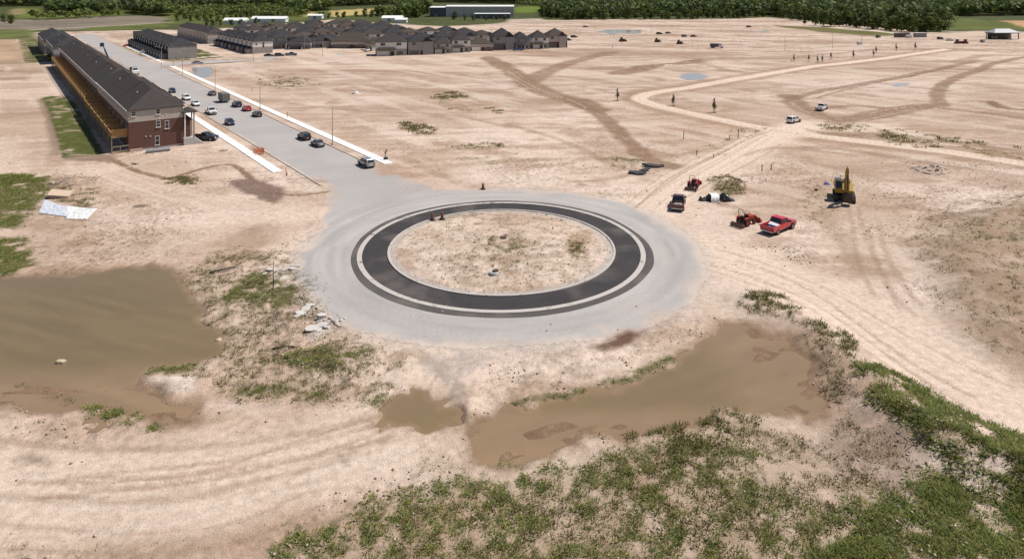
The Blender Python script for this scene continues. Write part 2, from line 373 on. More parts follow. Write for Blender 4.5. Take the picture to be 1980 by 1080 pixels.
TRACK = []
_rt = random.Random(3)
for base, cnt, spread in ((HAUL[0][0], 8, 10), (HAUL[1][0], 6, 11), (HAUL[2][0], 5, 9), (HAUL[3][0], 4, 7), (HAUL[4][0], 6, 7), (HAUL[5][0], 4, 5), (HAUL[6][0], 6, 9), (BROWN[5][0], 6, 8), (BROWN[6][0], 6, 10), (BROWN[8][0], 6, 9), (BROWN[0][0], 6, 8)):
    for k in range(cnt):
        off = (_rt.random() - .5) * spread
        d = np.gradient(base, axis=0)
        nrm = np.stack([-d[:, 1], d[:, 0]], 1) / (np.linalg.norm(d, axis=1)[:, None] + 1e-9)
        ph, am = _rt.random() * 6, _rt.random() * 1.6
        wob = np.sin(np.linspace(0, 5, len(base)) + ph) * am
        i0 = _rt.randrange(0, max(1, len(base) // 3)); i1 = len(base) - _rt.randrange(0, max(1, len(base) // 3))
        pts = (base + nrm * (off + wob)[:, None])[i0:i1]
        for sgn in (-.9, .9):
            TRACK.append(((pts + nrm[i0:i1] * sgn), .4, .12 + .5 * _rt.random() ** 1.3, _rt.random() < .4))

def road_flat(x, y):
    m = np.zeros(x.shape)
    r = np.hypot(x - RC[0], y - RC[1])
    m = np.maximum(m, smooth01((R_LANE + 5.0 - r) / 2.5))
    t = -.6 * x + .8 * y; n = .8 * x + .6 * y
    m = np.maximum(m, smooth01((n - 38) / 3) * smooth01((67 - n) / 3) * smooth01((t - 100) / 3) * smooth01((640 - t) / 4))
    m = np.maximum(m, smooth01((n - 14) / 4) * smooth01((46 - n) / 3) * smooth01((t - 160) / 3) * smooth01((520 - t) / 4))
    m = np.maximum(m, poly_mask(x, y, STREET_POLY, 2.0))
    return m

def height(x, y):
    x = np.asarray(x, float); y = np.asarray(y, float)
    flat = road_flat(x, y)
    dist = np.hypot(x, y)
    z = (fbm(x, y, 14, 3, 21) - .5) * .22 + (fbm(x, y, 2.2, 3, 22) - .5) * .16 + (fbm(x, y, .55, 2, 23) - .5) * .07
    rough = np.clip((fbm(x, y, 9, 2, 24) - .4) * 3.5, 0.15, 1.2)
    z = z * rough * 1.35 + (fbm(x, y, .7, 2, 26) - .5) * .13 * np.clip((rough - .3), 0, 1) * (dist < 140)
    far = smooth01((dist - 110) / 120)
    z = z + far * (fbm(x, y, 26, 3, 25) - .5) * .8
    for pts, w, s in HAUL:
        z = z * (1 - .75 * line_mask(x, y, pts, w, .4))
    for pts, w, s, lt in TRACK:
        z = z - .07 * s * line_mask(x, y, pts, w, .6) * np.where(dist < 160, 1, 0)
    # rough weedy ground is lumpier
    m = poly_mask(x, y, VEG[15]['poly'] if len(VEG) > 15 else VEG[0]['poly'], 3)
    z = z + m * (fbm(x, y, 1.3, 3, 31) - .45) * .6
    z = z * (1 - flat)
    # island is gently domed
    r = np.hypot(x - RC[0], y - RC[1])
    z = z + smooth01((15.0 - r) / 9) * .38 + np.where(r < 14.8, (fbm(x, y, 1.3, 3, 33) - .5) * .14, 0) + np.where(r < 15.0, .06, 0)
    # bank along the haul road and cut slope at the right
    b = seg_dist(x, y, BERM)
    z = z + .85 * smooth01(1 - b / 5.5) * (0.75 + .5 * fbm(x, y, 3, 2, 35))
    z = z + .5 * poly_mask(x, y, VEG[3]['poly'], 2.5) * fbm(x, y, 2.0, 3, 36)
    z = z + 1.6 * poly_mask(x, y, GW([(1790, 470), (1990, 380), (2300, 380), (2300, 760), (2000, 720), (1900, 660), (1830, 560)]), 4.0, 1.0) * (.6 + .6 * fbm(x, y, 3, 3, 37))
    # earth heaps
    for (px, py, rx, ry, h) in ((340, 744, 2.6, 1.1, .55), (1270, 131, 22, 5, 1.4), (1370, 120, 12, 5, 1.2), (1920, 204, 12, 3, 1.3), (1800, 332, 4.5, 2.2, .9), (150, 352, 3.5, 2.2, .7), (640, 700, 2.5, 1.2, .4), (1925, 52, 26, 10, 5), (1140, 856, 2.5, .9, .3), (905, 800, .9, 2.2, .3), (1200, 314, 4, 2, .5), (1400, 352, 3.2, 2.4, .7)):
        cx, cy = G(px, py)
        q = ((x - cx) / rx) ** 2 + ((y - cy) / ry) ** 2
        z = z + h * np.exp(-q) * (.75 + .5 * fbm(x, y, 1.0, 2, 39))
    # far country rolls up slightly
    z = z + smooth01((dist - 900) / 2500) * 10
    # ponds
    for pts, dep, wsc in ((POND_L, .5, 1.6), (POND_S, .35, .9), (POND_R, .45, 1.4)):
        m = poly_mask(x, y, pts, .7, 1.5, 2.2, 55)
        if dep == .5:
            sh = smooth01((66.5 - y) / 7)             # the near end is silted up
            bed = -.5 + .10 * fbm((x * .93 - y * .37) / 6, x * .37 + y * .93, 1.0, 3, 64) + sh * (.24 + .13 * fbm(x * .5 + y * .9, y * 1.5 - x * .2, 1.2, 2, 57))
        elif dep == .45:
            sh = np.maximum(smooth01((x - 16) / 9), smooth01((59 - y) / 4))
            bed = -.45 + .10 * fbm((x * .87 + y * .5) / 6, -x * .5 + y * .87, 1.0, 3, 65) + sh * (.21 + .11 * fbm(x * .7 + y * .5, y * 1.2 - x * .6, 1.6, 2, 58))
        else:
            bed = -dep
        z = z * (1 - m) + bed * m
    for pts in PUDDLES:
        m = poly_mask(x, y, pts, 1.2, .8, 3, 60)
        z = z * (1 - m) - .35 * m
    return z

def h1(x, y):
    return float(height(np.array([x]), np.array([y]))[0])

def tint(x, y):
    n_big = fbm(x, y, 22, 4, 1); n_mid = fbm(x, y, 5, 3, 2); n_sm = fbm(x, y, 1.1, 3, 3)
    # machine-worked ground is streaked along the street grid
    st = fbm((-.6 * x + .8 * y) / 9, (.8 * x + .6 * y), 3.0, 3, 4); st2 = fbm(x / 7, y, 2.6, 3, 6)
    k = smooth01((n_big - .32) / .36)[:, None]
    c = SOIL * (1 - k) + CREAM * k
    k = (smooth01((n_mid * .6 + st2 * .4 - .49) / .2) * .7)[:, None]
    c = c * (1 - k) + SOIL2 * k
    c = c * (0.90 + .2 * st)[:, None] * (.92 + .16 * n_sm)[:, None]
    wet = np.zeros(x.shape)
    # graded lots further off: long parallel scrape marks
    dist = np.hypot(x, y); far = smooth01((dist - 150) / 120)
    s1 = fbm((x + .15 * y) / 7, y - .12 * x, 13, 5, 14); s2 = fbm((x - .3 * y) / 9, y + .2 * x, 24, 4, 15)
    m = (far * smooth01((s1 - .50) / .13) * .75)[:, None]
    c = c * (1 - m) + np.array((.31, .20, .135)) * m
    c = c * (1 - .10 * far)[:, None]
    m = (far * smooth01((s2 - .53) / .12) * .65)[:, None]
    c = c * (1 - m) + np.array((.57, .44, .35)) * m
    md = smooth01((dist - 90) / 40)
    s3 = fbm((x * .97 + y * .22) / 7, y * .97 - x * .22, 3.2, 4, 17); s4 = fbm((-.6 * x + .8 * y) / 8, .8 * x + .6 * y, 4.5, 4, 18)
    m = (md * smooth01((s3 - .50) / .15) * .5)[:, None]
    c = c * (1 - m) + np.array((.335, .23, .165)) * m
    m = (md * smooth01((s4 - .54) / .12) * .45)[:, None]
    c = c * (1 - m) + np.array((.60, .48, .40)) * m
    # near: clods and crumbs of two tones
    nr = 1 - smooth01((dist - 130) / 60)
    rg = np.clip((fbm(x, y, 9, 2, 24) - .38) * 4, 0.1, 1.0)
    cl = fbm(x, y, .5, 2, 16)
    c = c * (1 - (nr * rg * smooth01((cl - .58) / .1) * .28))[:, None]
    c = c * (1 + (nr * rg * smooth01((.40 - cl) / .1) * .12))[:, None]
    vg = HAUL[5][0]
    m = (line_mask(x, y, vg, 13, .35, 2.0, 6) * .75 * (.5 + .8 * fbm(x, y, 4, 3, 70)))[:, None]
    c = c * (1 - m) + np.array((.30, .195, .125)) * m
    for pts, w, s in HAUL:
        m = (line_mask(x, y, pts, w, .7 if w > 6 else .3, 1.0 if w > 6 else .3, 5) * s * (.65 + .5 * fbm(x, y, 3, 3, 71)))[:, None]
        m = np.clip(m, 0, 1)
        c = c * (1 - m) + np.array((.63, .495, .40)) * m
    for pts, w, s in BROWN:
        m = (line_mask(x, y, pts, w, .35, w * .2, w * .7) * s * (.65 + .75 * fbm(x, y, max(1.2, w * .25), 3, 72)))
        m = np.clip(m, 0, 1)[:, None]
        c = c * (1 - m) + BROWNC * m
    for pts, w, s, light in TRACK:
        m = (line_mask(x, y, pts, w, .4, .12, .6) * s * (.6 + .8 * n_sm))[:, None]
        c = c * (1 - m) + (np.array((.6, .49, .41)) if light else np.array((.31, .21, .145))) * m
    for pts, s, cc in DAMP:
        m = poly_mask(x, y, pts, .7, .8, 1.8, 73) * s
        wet = np.maximum(wet, m * .35)
        m = m[:, None]
        c = c * (1 - m) + np.array(cc) * (.8 + .4 * n_sm)[:, None] * m
    for pts, s, cc in ROUGH_SOIL:
        m = (poly_mask(x, y, pts, 2.0, 1.6, 3, 79) * s * (.6 + .8 * fbm(x, y, 1.8, 3, 80)))
        m = np.clip(m, 0, 1)[:, None]
        c = c * (1 - m) + np.array(cc) * m
    for pts, s, cc in PALE:
        m = (poly_mask(x, y, pts, .6, .6, 1.5, 74) * s)[:, None]
        c = c * (1 - m) + np.array(cc) * m
    # grey road dust round the roundabout and street
    r = np.hypot(x - RC[0], y - RC[1])
    m = (smooth01((R_LANE + 3.5 - r) / 4.5) * np.where(r > 14, 1, 0) * .8 * (1 - poly_mask(x, y, DAMP[0][0], .8, .8, 1.8, 73)))[:, None]
    c = c * (1 - m) + DUST * m
    # mud round and under the ponds
    for pts in (POND_L, POND_S, POND_R):
        m = (poly_mask(x, y, pts, 2.6, 1.4, 2.5, 56) * .8)[:, None]
        c = c * (1 - m) + np.array((.33, .225, .145)) * m
    for pts, wd in ((POND_L, 1.1), (POND_S, .7), (POND_R, 1.0)):
        m = poly_mask(x, y, pts, wd, 1.5, 2.2, 55)
        wet = np.maximum(wet, m * .55)
        m = (m ** .6)[:, None]
        c = c * (1 - m) + (WET * (.72 + .5 * fbm(x, y, 1.5, 3, 75))[:, None]) * m
    for pts in PUDDLES:
        m = poly_mask(x, y, pts, 3, 1.5, 4, 60)[:, None]
        c = c * (1 - m) + np.array((.36, .27, .22)) * m
    for v in VEG:
        f = veg_field(v, x, y) * v['tint']
        g = {'grass': (.16, .135, .06), 'weed': (.24, .185, .09), 'dry': (.255, .19, .115)}[v['kind']]
        f = f[:, None]
        c = c * (1 - f) + np.array(g) * (.75 + .5 * n_sm)[:, None] * f
    for p in LAWNS:
        f = (poly_mask(x, y, p, .5, .5, 1.8, 76) * (1 - .55 * smooth01((fbm(x, y, 3.5, 3, 86) - .54) / .12)))[:, None]
        c = c * (1 - f) + np.array((.082, .088, .022)) * (.6 + .8 * n_sm)[:, None] * f
    # drives of the row across the street
    t = -.6 * x + .8 * y; n = .8 * x + .6 * y
    for p, cc in FIELDS:
        f = poly_mask(x, y, p, 5, 6, 40, 77)
        f = f[:, None]
        c = c * (1 - f) + np.array(cc) * (.7 + .6 * fbm(x, y, 18, 3, 78))[:, None] * f
    for p, w, cc in FAR_LINES:
        f = line_mask(x, y, p, w, .5, 1, 20)[:, None]
        c = c * (1 - f) + np.array(cc) * f
    return np.clip(c, .004, .9), wet

# ------------------------------------------------------------------ materials
MATS = {}
def mat(name, color, rough=.7, metal=0.0, var=.12, scale=3.0, spec=.4, bump=0.0, coat=0.0):
    if name in MATS:
        return MATS[name]
    m = bpy.data.materials.new(name); m.use_nodes = True
    nt = m.node_tree; b = nt.nodes['Principled BSDF']
    b.inputs['Roughness'].default_value = rough; b.inputs['Metallic'].default_value = metal
    b.inputs['Specular IOR Level'].default_value = spec
    b.inputs['Coat Weight'].default_value = coat
    tc = nt.nodes.new('ShaderNodeTexCoord'); ns = nt.nodes.new('ShaderNodeTexNoise')
    ns.inputs['Scale'].default_value = scale; ns.inputs['Detail'].default_value = 5
    nt.links.new(tc.outputs['Object'], ns.inputs['Vector'])
    mix = nt.nodes.new('ShaderNodeMix'); mix.data_type = 'RGBA'
    a = [max(0, c * (1 - var)) for c in color]; bb = [min(1, c * (1 + var)) for c in color]
    mix.inputs[6].default_value = (*a, 1); mix.inputs[7].default_value = (*bb, 1)
    nt.links.new(ns.outputs['Fac'], mix.inputs[0]); nt.links.new(mix.outputs[2], b.inputs['Base Color'])
    if bump:
        bp = nt.nodes.new('ShaderNodeBump'); bp.inputs['Strength'].default_value = bump; bp.inputs['Distance'].default_value = .05
        nt.links.new(ns.outputs['Fac'], bp.inputs['Height']); nt.links.new(bp.outputs[0], b.inputs['Normal'])
    MATS[name] = m
    return m

def attr_mat(name, rough=.95, fine=9.0, amount=.22, speck=.0, bump=.5, transl=0.0, wet=False, spec=.2):
    m = bpy.data.materials.new(name); m.use_nodes = True
    nt = m.node_tree; b = nt.nodes['Principled BSDF']; L = nt.links.new
    b.inputs['Roughness'].default_value = rough; b.inputs['Specular IOR Level'].default_value = spec
    at = nt.nodes.new('ShaderNodeAttribute'); at.attribute_name = 'tint'
    geo = nt.nodes.new('ShaderNodeNewGeometry')
    n1 = nt.nodes.new('ShaderNodeTexNoise'); n1.inputs['Scale'].default_value = fine; n1.inputs['Detail'].default_value = 6; n1.inputs['Roughness'].default_value = .7
    n2 = nt.nodes.new('ShaderNodeTexNoise'); n2.inputs['Scale'].default_value = fine * .17; n2.inputs['Detail'].default_value = 6; n2.inputs['Roughness'].default_value = .68
    L(geo.outputs['Position'], n1.inputs['Vector']); L(geo.outputs['Position'], n2.inputs['Vector'])
    ad = nt.nodes.new('ShaderNodeMath'); ad.operation = 'ADD'; L(n1.outputs['Fac'], ad.inputs[0]); L(n2.outputs['Fac'], ad.inputs[1])
    mr = nt.nodes.new('ShaderNodeMapRange'); mr.inputs['From Min'].default_value = .6; mr.inputs['From Max'].default_value = 1.4
    mr.inputs['To Min'].default_value = 1 - amount; mr.inputs['To Max'].default_value = 1 + amount
    L(ad.outputs[0], mr.inputs['Value'])
    vm = nt.nodes.new('ShaderNodeVectorMath'); vm.operation = 'SCALE'
    L(at.outputs['Color'], vm.inputs[0]); L(mr.outputs[0], vm.inputs['Scale'])
    out = vm.outputs[0]
    if speck:
        vo = nt.nodes.new('ShaderNodeTexVoronoi'); vo.inputs['Scale'].default_value = 3.4; L(geo.outputs['Position'], vo.inputs['Vector'])
        cr = nt.nodes.new('ShaderNodeMapRange'); cr.inputs['From Min'].default_value = .10; cr.inputs['From Max'].default_value = .22
        cr.inputs['To Min'].default_value = 1.0; cr.inputs['To Max'].default_value = 0.0; L(vo.outputs['Distance'], cr.inputs['Value'])
        sp = nt.nodes.new('ShaderNodeSeparateColor'); L(vo.outputs['Color'], sp.inputs[0])
        th = nt.nodes.new('ShaderNodeMath'); th.operation = 'GREATER_THAN'; th.inputs[1].default_value = .62; L(sp.outputs[0], th.inputs[0])
        mu = nt.nodes.new('ShaderNodeMath'); mu.operation = 'MULTIPLY'; L(cr.outputs[0], mu.inputs[0]); L(th.outputs[0], mu.inputs[1])
        sm = nt.nodes.new('ShaderNodeMapRange'); sm.inputs['To Min'].default_value = 1 - speck; sm.inputs['To Max'].default_value = 1 + speck * .7; L(sp.outputs[1], sm.inputs['Value'])
        mx = nt.nodes.new('ShaderNodeMix'); mx.data_type = 'FLOAT'; mx.inputs[2].default_value = 1.0; L(mu.outputs[0], mx.inputs[0]); L(sm.outputs[0], mx.inputs[3])
        v2 = nt.nodes.new('ShaderNodeVectorMath'); v2.operation = 'SCALE'; L(out, v2.inputs[0]); L(mx.outputs[0], v2.inputs['Scale'])
        out = v2.outputs[0]
    L(out, b.inputs['Base Color'])
    if wet:
        aw = nt.nodes.new('ShaderNodeAttribute'); aw.attribute_name = 'wet'
        rr = nt.nodes.new('ShaderNodeMapRange'); rr.inputs['To Min'].default_value = rough; rr.inputs['To Max'].default_value = .32
        L(aw.outputs['Fac'], rr.inputs['Value']); L(rr.outputs[0], b.inputs['Roughness'])
    if bump:
        bp = nt.nodes.new('ShaderNodeBump'); bp.inputs['Strength'].default_value = bump; bp.inputs['Distance'].default_value = .13
        L(ad.outputs[0], bp.inputs['Height']); L(bp.outputs[0], b.inputs['Normal'])
    if transl:
        tr = nt.nodes.new('ShaderNodeBsdfTranslucent'); L(out, tr.inputs['Color'])
        ms = nt.nodes.new('ShaderNodeMixShader'); ms.inputs[0].default_value = transl
        L(b.outputs[0], ms.inputs[1]); L(tr.outputs[0], ms.inputs[2]); L(ms.outputs[0], nt.nodes['Material Output'].inputs['Surface'])
    return m

M_SOIL = attr_mat('soil', .96, 8.0, .44, .40, .8, wet=True)
M_ROAD = attr_mat('road_surface', .9, 11.0, .10, .0, .12)
M_LEAF = attr_mat('leaf', .65, 3.0, .15, 0, 0, .25, spec=.25)

def pattern_mat(name, c1, c2, kind='brick', scale=1.0, rough=.85, mortar=(.5, .45, .4)):
    if name in MATS:
        return MATS[name]
    m = bpy.data.materials.new(name); m.use_nodes = True
    nt = m.node_tree; b = nt.nodes['Principled BSDF']; L = nt.links.new
    b.inputs['Roughness'].default_value = rough; b.inputs['Specular IOR Level'].default_value = .25
    tc = nt.nodes.new('ShaderNodeTexCoord')
    mp = nt.nodes.new('ShaderNodeVectorMath'); mp.operation = 'DOT_PRODUCT'; mp.inputs[1].default_value = (1, 1, 0)
    sx = nt.nodes.new('ShaderNodeSeparateXYZ'); cx = nt.nodes.new('ShaderNodeCombineXYZ')
    L(tc.outputs['Object'], mp.inputs[0]); L(tc.outputs['Object'], sx.inputs[0]); L(mp.outputs['Value'], cx.inputs[0]); L(sx.outputs[2], cx.inputs[1])
    br = nt.nodes.new('ShaderNodeTexBrick'); br.inputs['Scale'].default_value = scale
    br.inputs['Color1'].default_value = (*c1, 1); br.inputs['Color2'].default_value = (*c2, 1); br.inputs['Mortar'].default_value = (*mortar, 1)
    if kind == 'brick':
        br.inputs['Brick Width'].default_value = .22; br.inputs['Row Height'].default_value = .075; br.inputs['Mortar Size'].default_value = .006
    elif kind == 'siding':
        br.inputs['Brick Width'].default_value = 4.0; br.inputs['Row Height'].default_value = .18; br.inputs['Mortar Size'].default_value = .008
    else:
        br.inputs['Brick Width'].default_value = .45; br.inputs['Row Height'].default_value = .2; br.inputs['Mortar Size'].default_value = .01
    L(cx.outputs[0], br.inputs['Vector'])
    ns = nt.nodes.new('ShaderNodeTexNoise'); ns.inputs['Scale'].default_value = .8; ns.inputs['Detail'].default_value = 6
    L(tc.outputs['Object'], ns.inputs['Vector'])
    mr = nt.nodes.new('ShaderNodeMapRange'); mr.inputs['To Min'].default_value = .78; mr.inputs['To Max'].default_value = 1.2; L(ns.outputs['Fac'], mr.inputs['Value'])
    vm = nt.nodes.new('ShaderNodeVectorMath'); vm.operation = 'SCALE'; L(br.outputs['Color'], vm.inputs[0]); L(mr.outputs[0], vm.inputs['Scale'])
    L(vm.outputs[0], b.inputs['Base Color'])
    bp = nt.nodes.new('ShaderNodeBump'); bp.inputs['Strength'].default_value = .4; bp.inputs['Distance'].default_value = .01
    L(br.outputs['Fac'], bp.inputs['Height']); bp.invert = True; L(bp.outputs[0], b.inputs['Normal'])
    MATS[name] = m
    return m

def water_mat(name, c1, c2, rough=.10, rot=.35):
    m = bpy.data.materials.new(name); m.use_nodes = True
    nt = m.node_tree; b = nt.nodes['Principled BSDF']; L = nt.links.new
    b.inputs['Roughness'].default_value = rough; b.inputs['IOR'].default_value = 1.33
    geo = nt.nodes.new('ShaderNodeNewGeometry')
    ns = nt.nodes.new('ShaderNodeTexNoise'); ns.inputs['Scale'].default_value = .30; ns.inputs['Detail'].default_value = 7; ns.inputs['Roughness'].default_value = .6
    mp = nt.nodes.new('ShaderNodeMapping'); mp.vector_type = 'TEXTURE'; mp.inputs['Scale'].default_value = (4.5, .8, 1); mp.inputs['Rotation'].default_value = (0, 0, rot)
    L(geo.outputs['Position'], mp.inputs['Vector']); L(mp.outputs[0], ns.inputs['Vector'])
    mr = nt.nodes.new('ShaderNodeMapRange'); mr.inputs['From Min'].default_value = .38; mr.inputs['From Max'].default_value = .62; L(ns.outputs['Fac'], mr.inputs['Value'])
    mix = nt.nodes.new('ShaderNodeMix'); mix.data_type = 'RGBA'; mix.inputs[6].default_value = (*c1, 1); mix.inputs[7].default_value = (*c2, 1)
    L(mr.outputs[0], mix.inputs[0]); L(mix.outputs[2], b.inputs['Base Color'])
    n2 = nt.nodes.new('ShaderNodeTexNoise'); n2.inputs['Scale'].default_value = 2.2; n2.inputs['Detail'].default_value = 3; L(geo.outputs['Position'], n2.inputs['Vector'])
    bp = nt.nodes.new('ShaderNodeBump'); bp.inputs['Strength'].default_value = .06; bp.inputs['Distance'].default_value = .05
    L(n2.outputs['Fac'], bp.inputs['Height']); L(bp.outputs[0], b.inputs['Normal'])
    return m

# ------------------------------------------------------------------ object helpers
def props(o, label=None, cat=None, group=None, kind=None):
    if label: o['label'] = label
    if cat: o['category'] = cat
    if group: o['group'] = group
    if kind: o['kind'] = kind
    return o

def empty(name, x, y, rot=0.0, z=None, label=None, cat=None, group=None):
    o = bpy.data.objects.new(name, None)
    o.empty_display_size = .5
    COL.objects.link(o)
    o.location = (x, y, h1(x, y) if z is None else z)
    o.rotation_euler = (0, 0, rot)
    return props(o, label, cat, group)

def link_mesh(name, me, parent=None, loc=(0, 0, 0), rot=(0, 0, 0)):
    o = bpy.data.objects.new(name, me)
    COL.objects.link(o)
    if parent is not None:
        o.parent = parent
    o.location = loc
    o.rotation_euler = rot
    return o

class MB:
    def __init__(s):
        s.v, s.f = [], []
    def add(s, vs, fs):
        k = len(s.v)
        s.v += [tuple(v) for v in vs]
        s.f += [tuple(i + k for i in f) for f in fs]
        return s
    def box(s, x0, x1, y0, y1, z0, z1):
        return s.add([(x0, y0, z0), (x1, y0, z0), (x1, y1, z0), (x0, y1, z0), (x0, y0, z1), (x1, y0, z1), (x1, y1, z1), (x0, y1, z1)],
                     [(0, 3, 2, 1), (4, 5, 6, 7), (0, 1, 5, 4), (1, 2, 6, 5), (2, 3, 7, 6), (3, 0, 4, 7)])
    def obox(s, c, size, rot):   # rotated box; rot = Euler tuple
        R = Euler(rot).to_matrix()
        k = MB().box(-size[0] / 2, size[0] / 2, -size[1] / 2, size[1] / 2, -size[2] / 2, size[2] / 2)
        return s.add([Vector(c) + R @ Vector(v) for v in k.v], k.f)
    def beam(s, a, b, w, h=None):
        a, b = Vector(a), Vector(b)
        h = h or w
        d = (b - a)
        q = d.to_track_quat('X', 'Z').to_matrix()
        L = d.length
        k = MB().box(0, L, -w / 2, w / 2, -h / 2, h / 2)
        return s.add([a + q @ Vector(v) for v in k.v], k.f)
    def tube(s, pts, r, seg=8, taper=None):
        pts = [Vector(p) for p in pts]
        rings = []
        for i, p in enumerate(pts):
            d = (pts[min(i + 1, len(pts) - 1)] - pts[max(i - 1, 0)]).normalized()
            q = d.to_track_quat('Z', 'X').to_matrix()
            rr = r if taper is None else r * (1 + (taper - 1) * i / (len(pts) - 1))
            rings.append([p + q @ Vector((rr * math.cos(2 * math.pi * k / seg), rr * math.sin(2 * math.pi * k / seg), 0)) for k in range(seg)])
        vs = [v for r_ in rings for v in r_]
        fs = []
        for i in range(len(pts) - 1):
            for k in range(seg):
                fs.append((i * seg + k, i * seg + (k + 1) % seg, (i + 1) * seg + (k + 1) % seg, (i + 1) * seg + k))
        fs.append(tuple(range(seg))[::-1]); fs.append(tuple((len(pts) - 1) * seg + k for k in range(seg)))
        return s.add(vs, fs)
    def cyl(s, c, r, L, axis='y', seg=20, r2=None):
        a = {'x': Vector((1, 0, 0)), 'y': Vector((0, 1, 0)), 'z': Vector((0, 0, 1))}[axis]
        c = Vector(c)
        return s.tube([c - a * L / 2, c + a * L / 2], r, seg, None if r2 is None else r2 / r)
    def lathe(s, prof, seg=20, c=(0, 0, 0)):
        vs, fs = [], []
        for (r, z) in prof:
            for k in range(seg):
                a = 2 * math.pi * k / seg
                vs.append((c[0] + r * math.cos(a), c[1] + r * math.sin(a), c[2] + z))
        for i in range(len(prof) - 1):
            for k in range(seg):
                fs.append((i * seg + k, i * seg + (k + 1) % seg, (i + 1) * seg + (k + 1) % seg, (i + 1) * seg + k))
        return s.add(vs, fs)
    def prism(s, prof, hw):      # prof: list of (x, z); hw: list of half widths (or a number) -> closed solid symmetric in y
        n = len(prof)
        hw = hw if isinstance(hw, (list, tuple)) else [hw] * n
        vs = [(p[0], -w, p[1]) for p, w in zip(prof, hw)] + [(p[0], w, p[1]) for p, w in zip(prof, hw)]
        fs = [(i, (i + 1) % n, n + (i + 1) % n, n + i) for i in range(n)]
        fs += [tuple(range(n))[::-1], tuple(range(n, 2 * n))]
        return s.add(vs, fs)
    def mesh(s, name, m, smooth=False):
        me = bpy.data.meshes.new(name)
        me.from_pydata([tuple(v) for v in s.v], [], s.f)
        me.update()
        bm = bmesh.new(); bm.from_mesh(me)
        bmesh.ops.recalc_face_normals(bm, faces=bm.faces)
        bm.to_mesh(me); bm.free()
        me.materials.append(m)
        if smooth:
            me.polygons.foreach_set('use_smooth', [True] * len(me.polygons))
        return me
    def build(s, name, m, parent=None, bevel=0.0, smooth=False, loc=(0, 0, 0), rot=(0, 0, 0)):
        o = link_mesh(name, s.mesh(name, m, smooth), parent, loc, rot)
        if bevel:
            md = o.modifiers.new('bevel', 'BEVEL'); md.width = bevel; md.segments = 2; md.limit_method = 'ANGLE'; md.angle_limit = math.radians(25)
        return o

def np_mesh(name, v, f, colors=None, wet=None, m=None, smooth=True):
    me = bpy.data.meshes.new(name)
    v = np.asarray(v, np.float32); f = np.asarray(f, np.int32)
    me.vertices.add(len(v)); me.vertices.foreach_set('co', v.ravel())
    k = f.shape[1]
    me.loops.add(f.size); me.loops.foreach_set('vertex_index', f.ravel())
    me.polygons.add(len(f)); me.polygons.foreach_set('loop_start', np.arange(0, f.size, k, dtype=np.int32))
    me.polygons.foreach_set('loop_total', np.full(len(f), k, np.int32))
    me.update(calc_edges=True)
    if colors is not None:
        a = me.attributes.new('tint', 'FLOAT_COLOR', 'POINT')
        c = np.ones((len(v), 4), np.float32); c[:, :3] = colors
        a.data.foreach_set('color', c.ravel())
    if wet is not None:
        a = me.attributes.new('wet', 'FLOAT', 'POINT'); a.data.foreach_set('value', np.asarray(wet, np.float32))
    if m: me.materials.append(m)
    if smooth:
        me.polygons.foreach_set('use_smooth', np.ones(len(f), bool))
    return me

def grid_faces(nr, nc):
    i = np.arange(nr - 1)[:, None] * nc + np.arange(nc - 1)[None, :]
    return np.stack([i, i + 1, i + nc + 1, i + nc], -1).reshape(-1, 4)

# ================================================================== ground
rows = np.concatenate([np.geomspace(12, 36, 30)[:-1], np.geomspace(36, 330, 420)[:-1], np.geomspace(330, 1000, 130)[:-1], np.geomspace(1000, 9000, 60)])
uc = np.linspace(-.80, .80, 760)
us = np.geomspace(.80, 3.2, 36)[1:]
cols = np.concatenate([-us[::-1], uc, us])
DD, UU = np.meshgrid(rows, cols, indexing='ij')
gx, gy = (DD * UU).ravel(), DD.ravel()
jit = np.where((DD.ravel() > 30) & (DD.ravel() < 300), 1, 0)
gy = gy + jit * (RNG.random(gy.shape) - .5) * .003 * gy
gz = height(gx, gy)
gc, gw = tint(gx, gy)
g_me = np_mesh('ground', np.stack([gx, gy, gz], 1), grid_faces(len(rows), len(cols)), gc, gw, M_SOIL)
GZ = gz.reshape(len(rows), len(cols))
def h1(x, y):
    u = x / y
    i = int(np.clip(np.searchsorted(rows, y) - 1, 0, len(rows) - 2)); j = int(np.clip(np.searchsorted(cols, u) - 1, 0, len(cols) - 2))
    a = min(1, max(0, (y - rows[i]) / (rows[i + 1] - rows[i]))); b = min(1, max(0, (u - cols[j]) / (cols[j + 1] - cols[j])))
    return float((GZ[i, j] * (1 - b) + GZ[i, j + 1] * b) * (1 - a) + (GZ[i + 1, j] * (1 - b) + GZ[i + 1, j + 1] * b) * a)
ground = props(link_mesh('ground', g_me), 'dusty pink-tan bare soil of the building site', 'ground', kind='structure')

# ------------------------------------------------------------------ street and roundabout carriageway (dusty grey asphalt)
def tn_grid(ts, nn):
    T, N = np.meshgrid(ts, nn, indexing='ij')
    x, y = -.6 * T + .8 * N, .8 * T + .6 * N
    return x.ravel(), y.ravel(), T.ravel(), N.ravel()

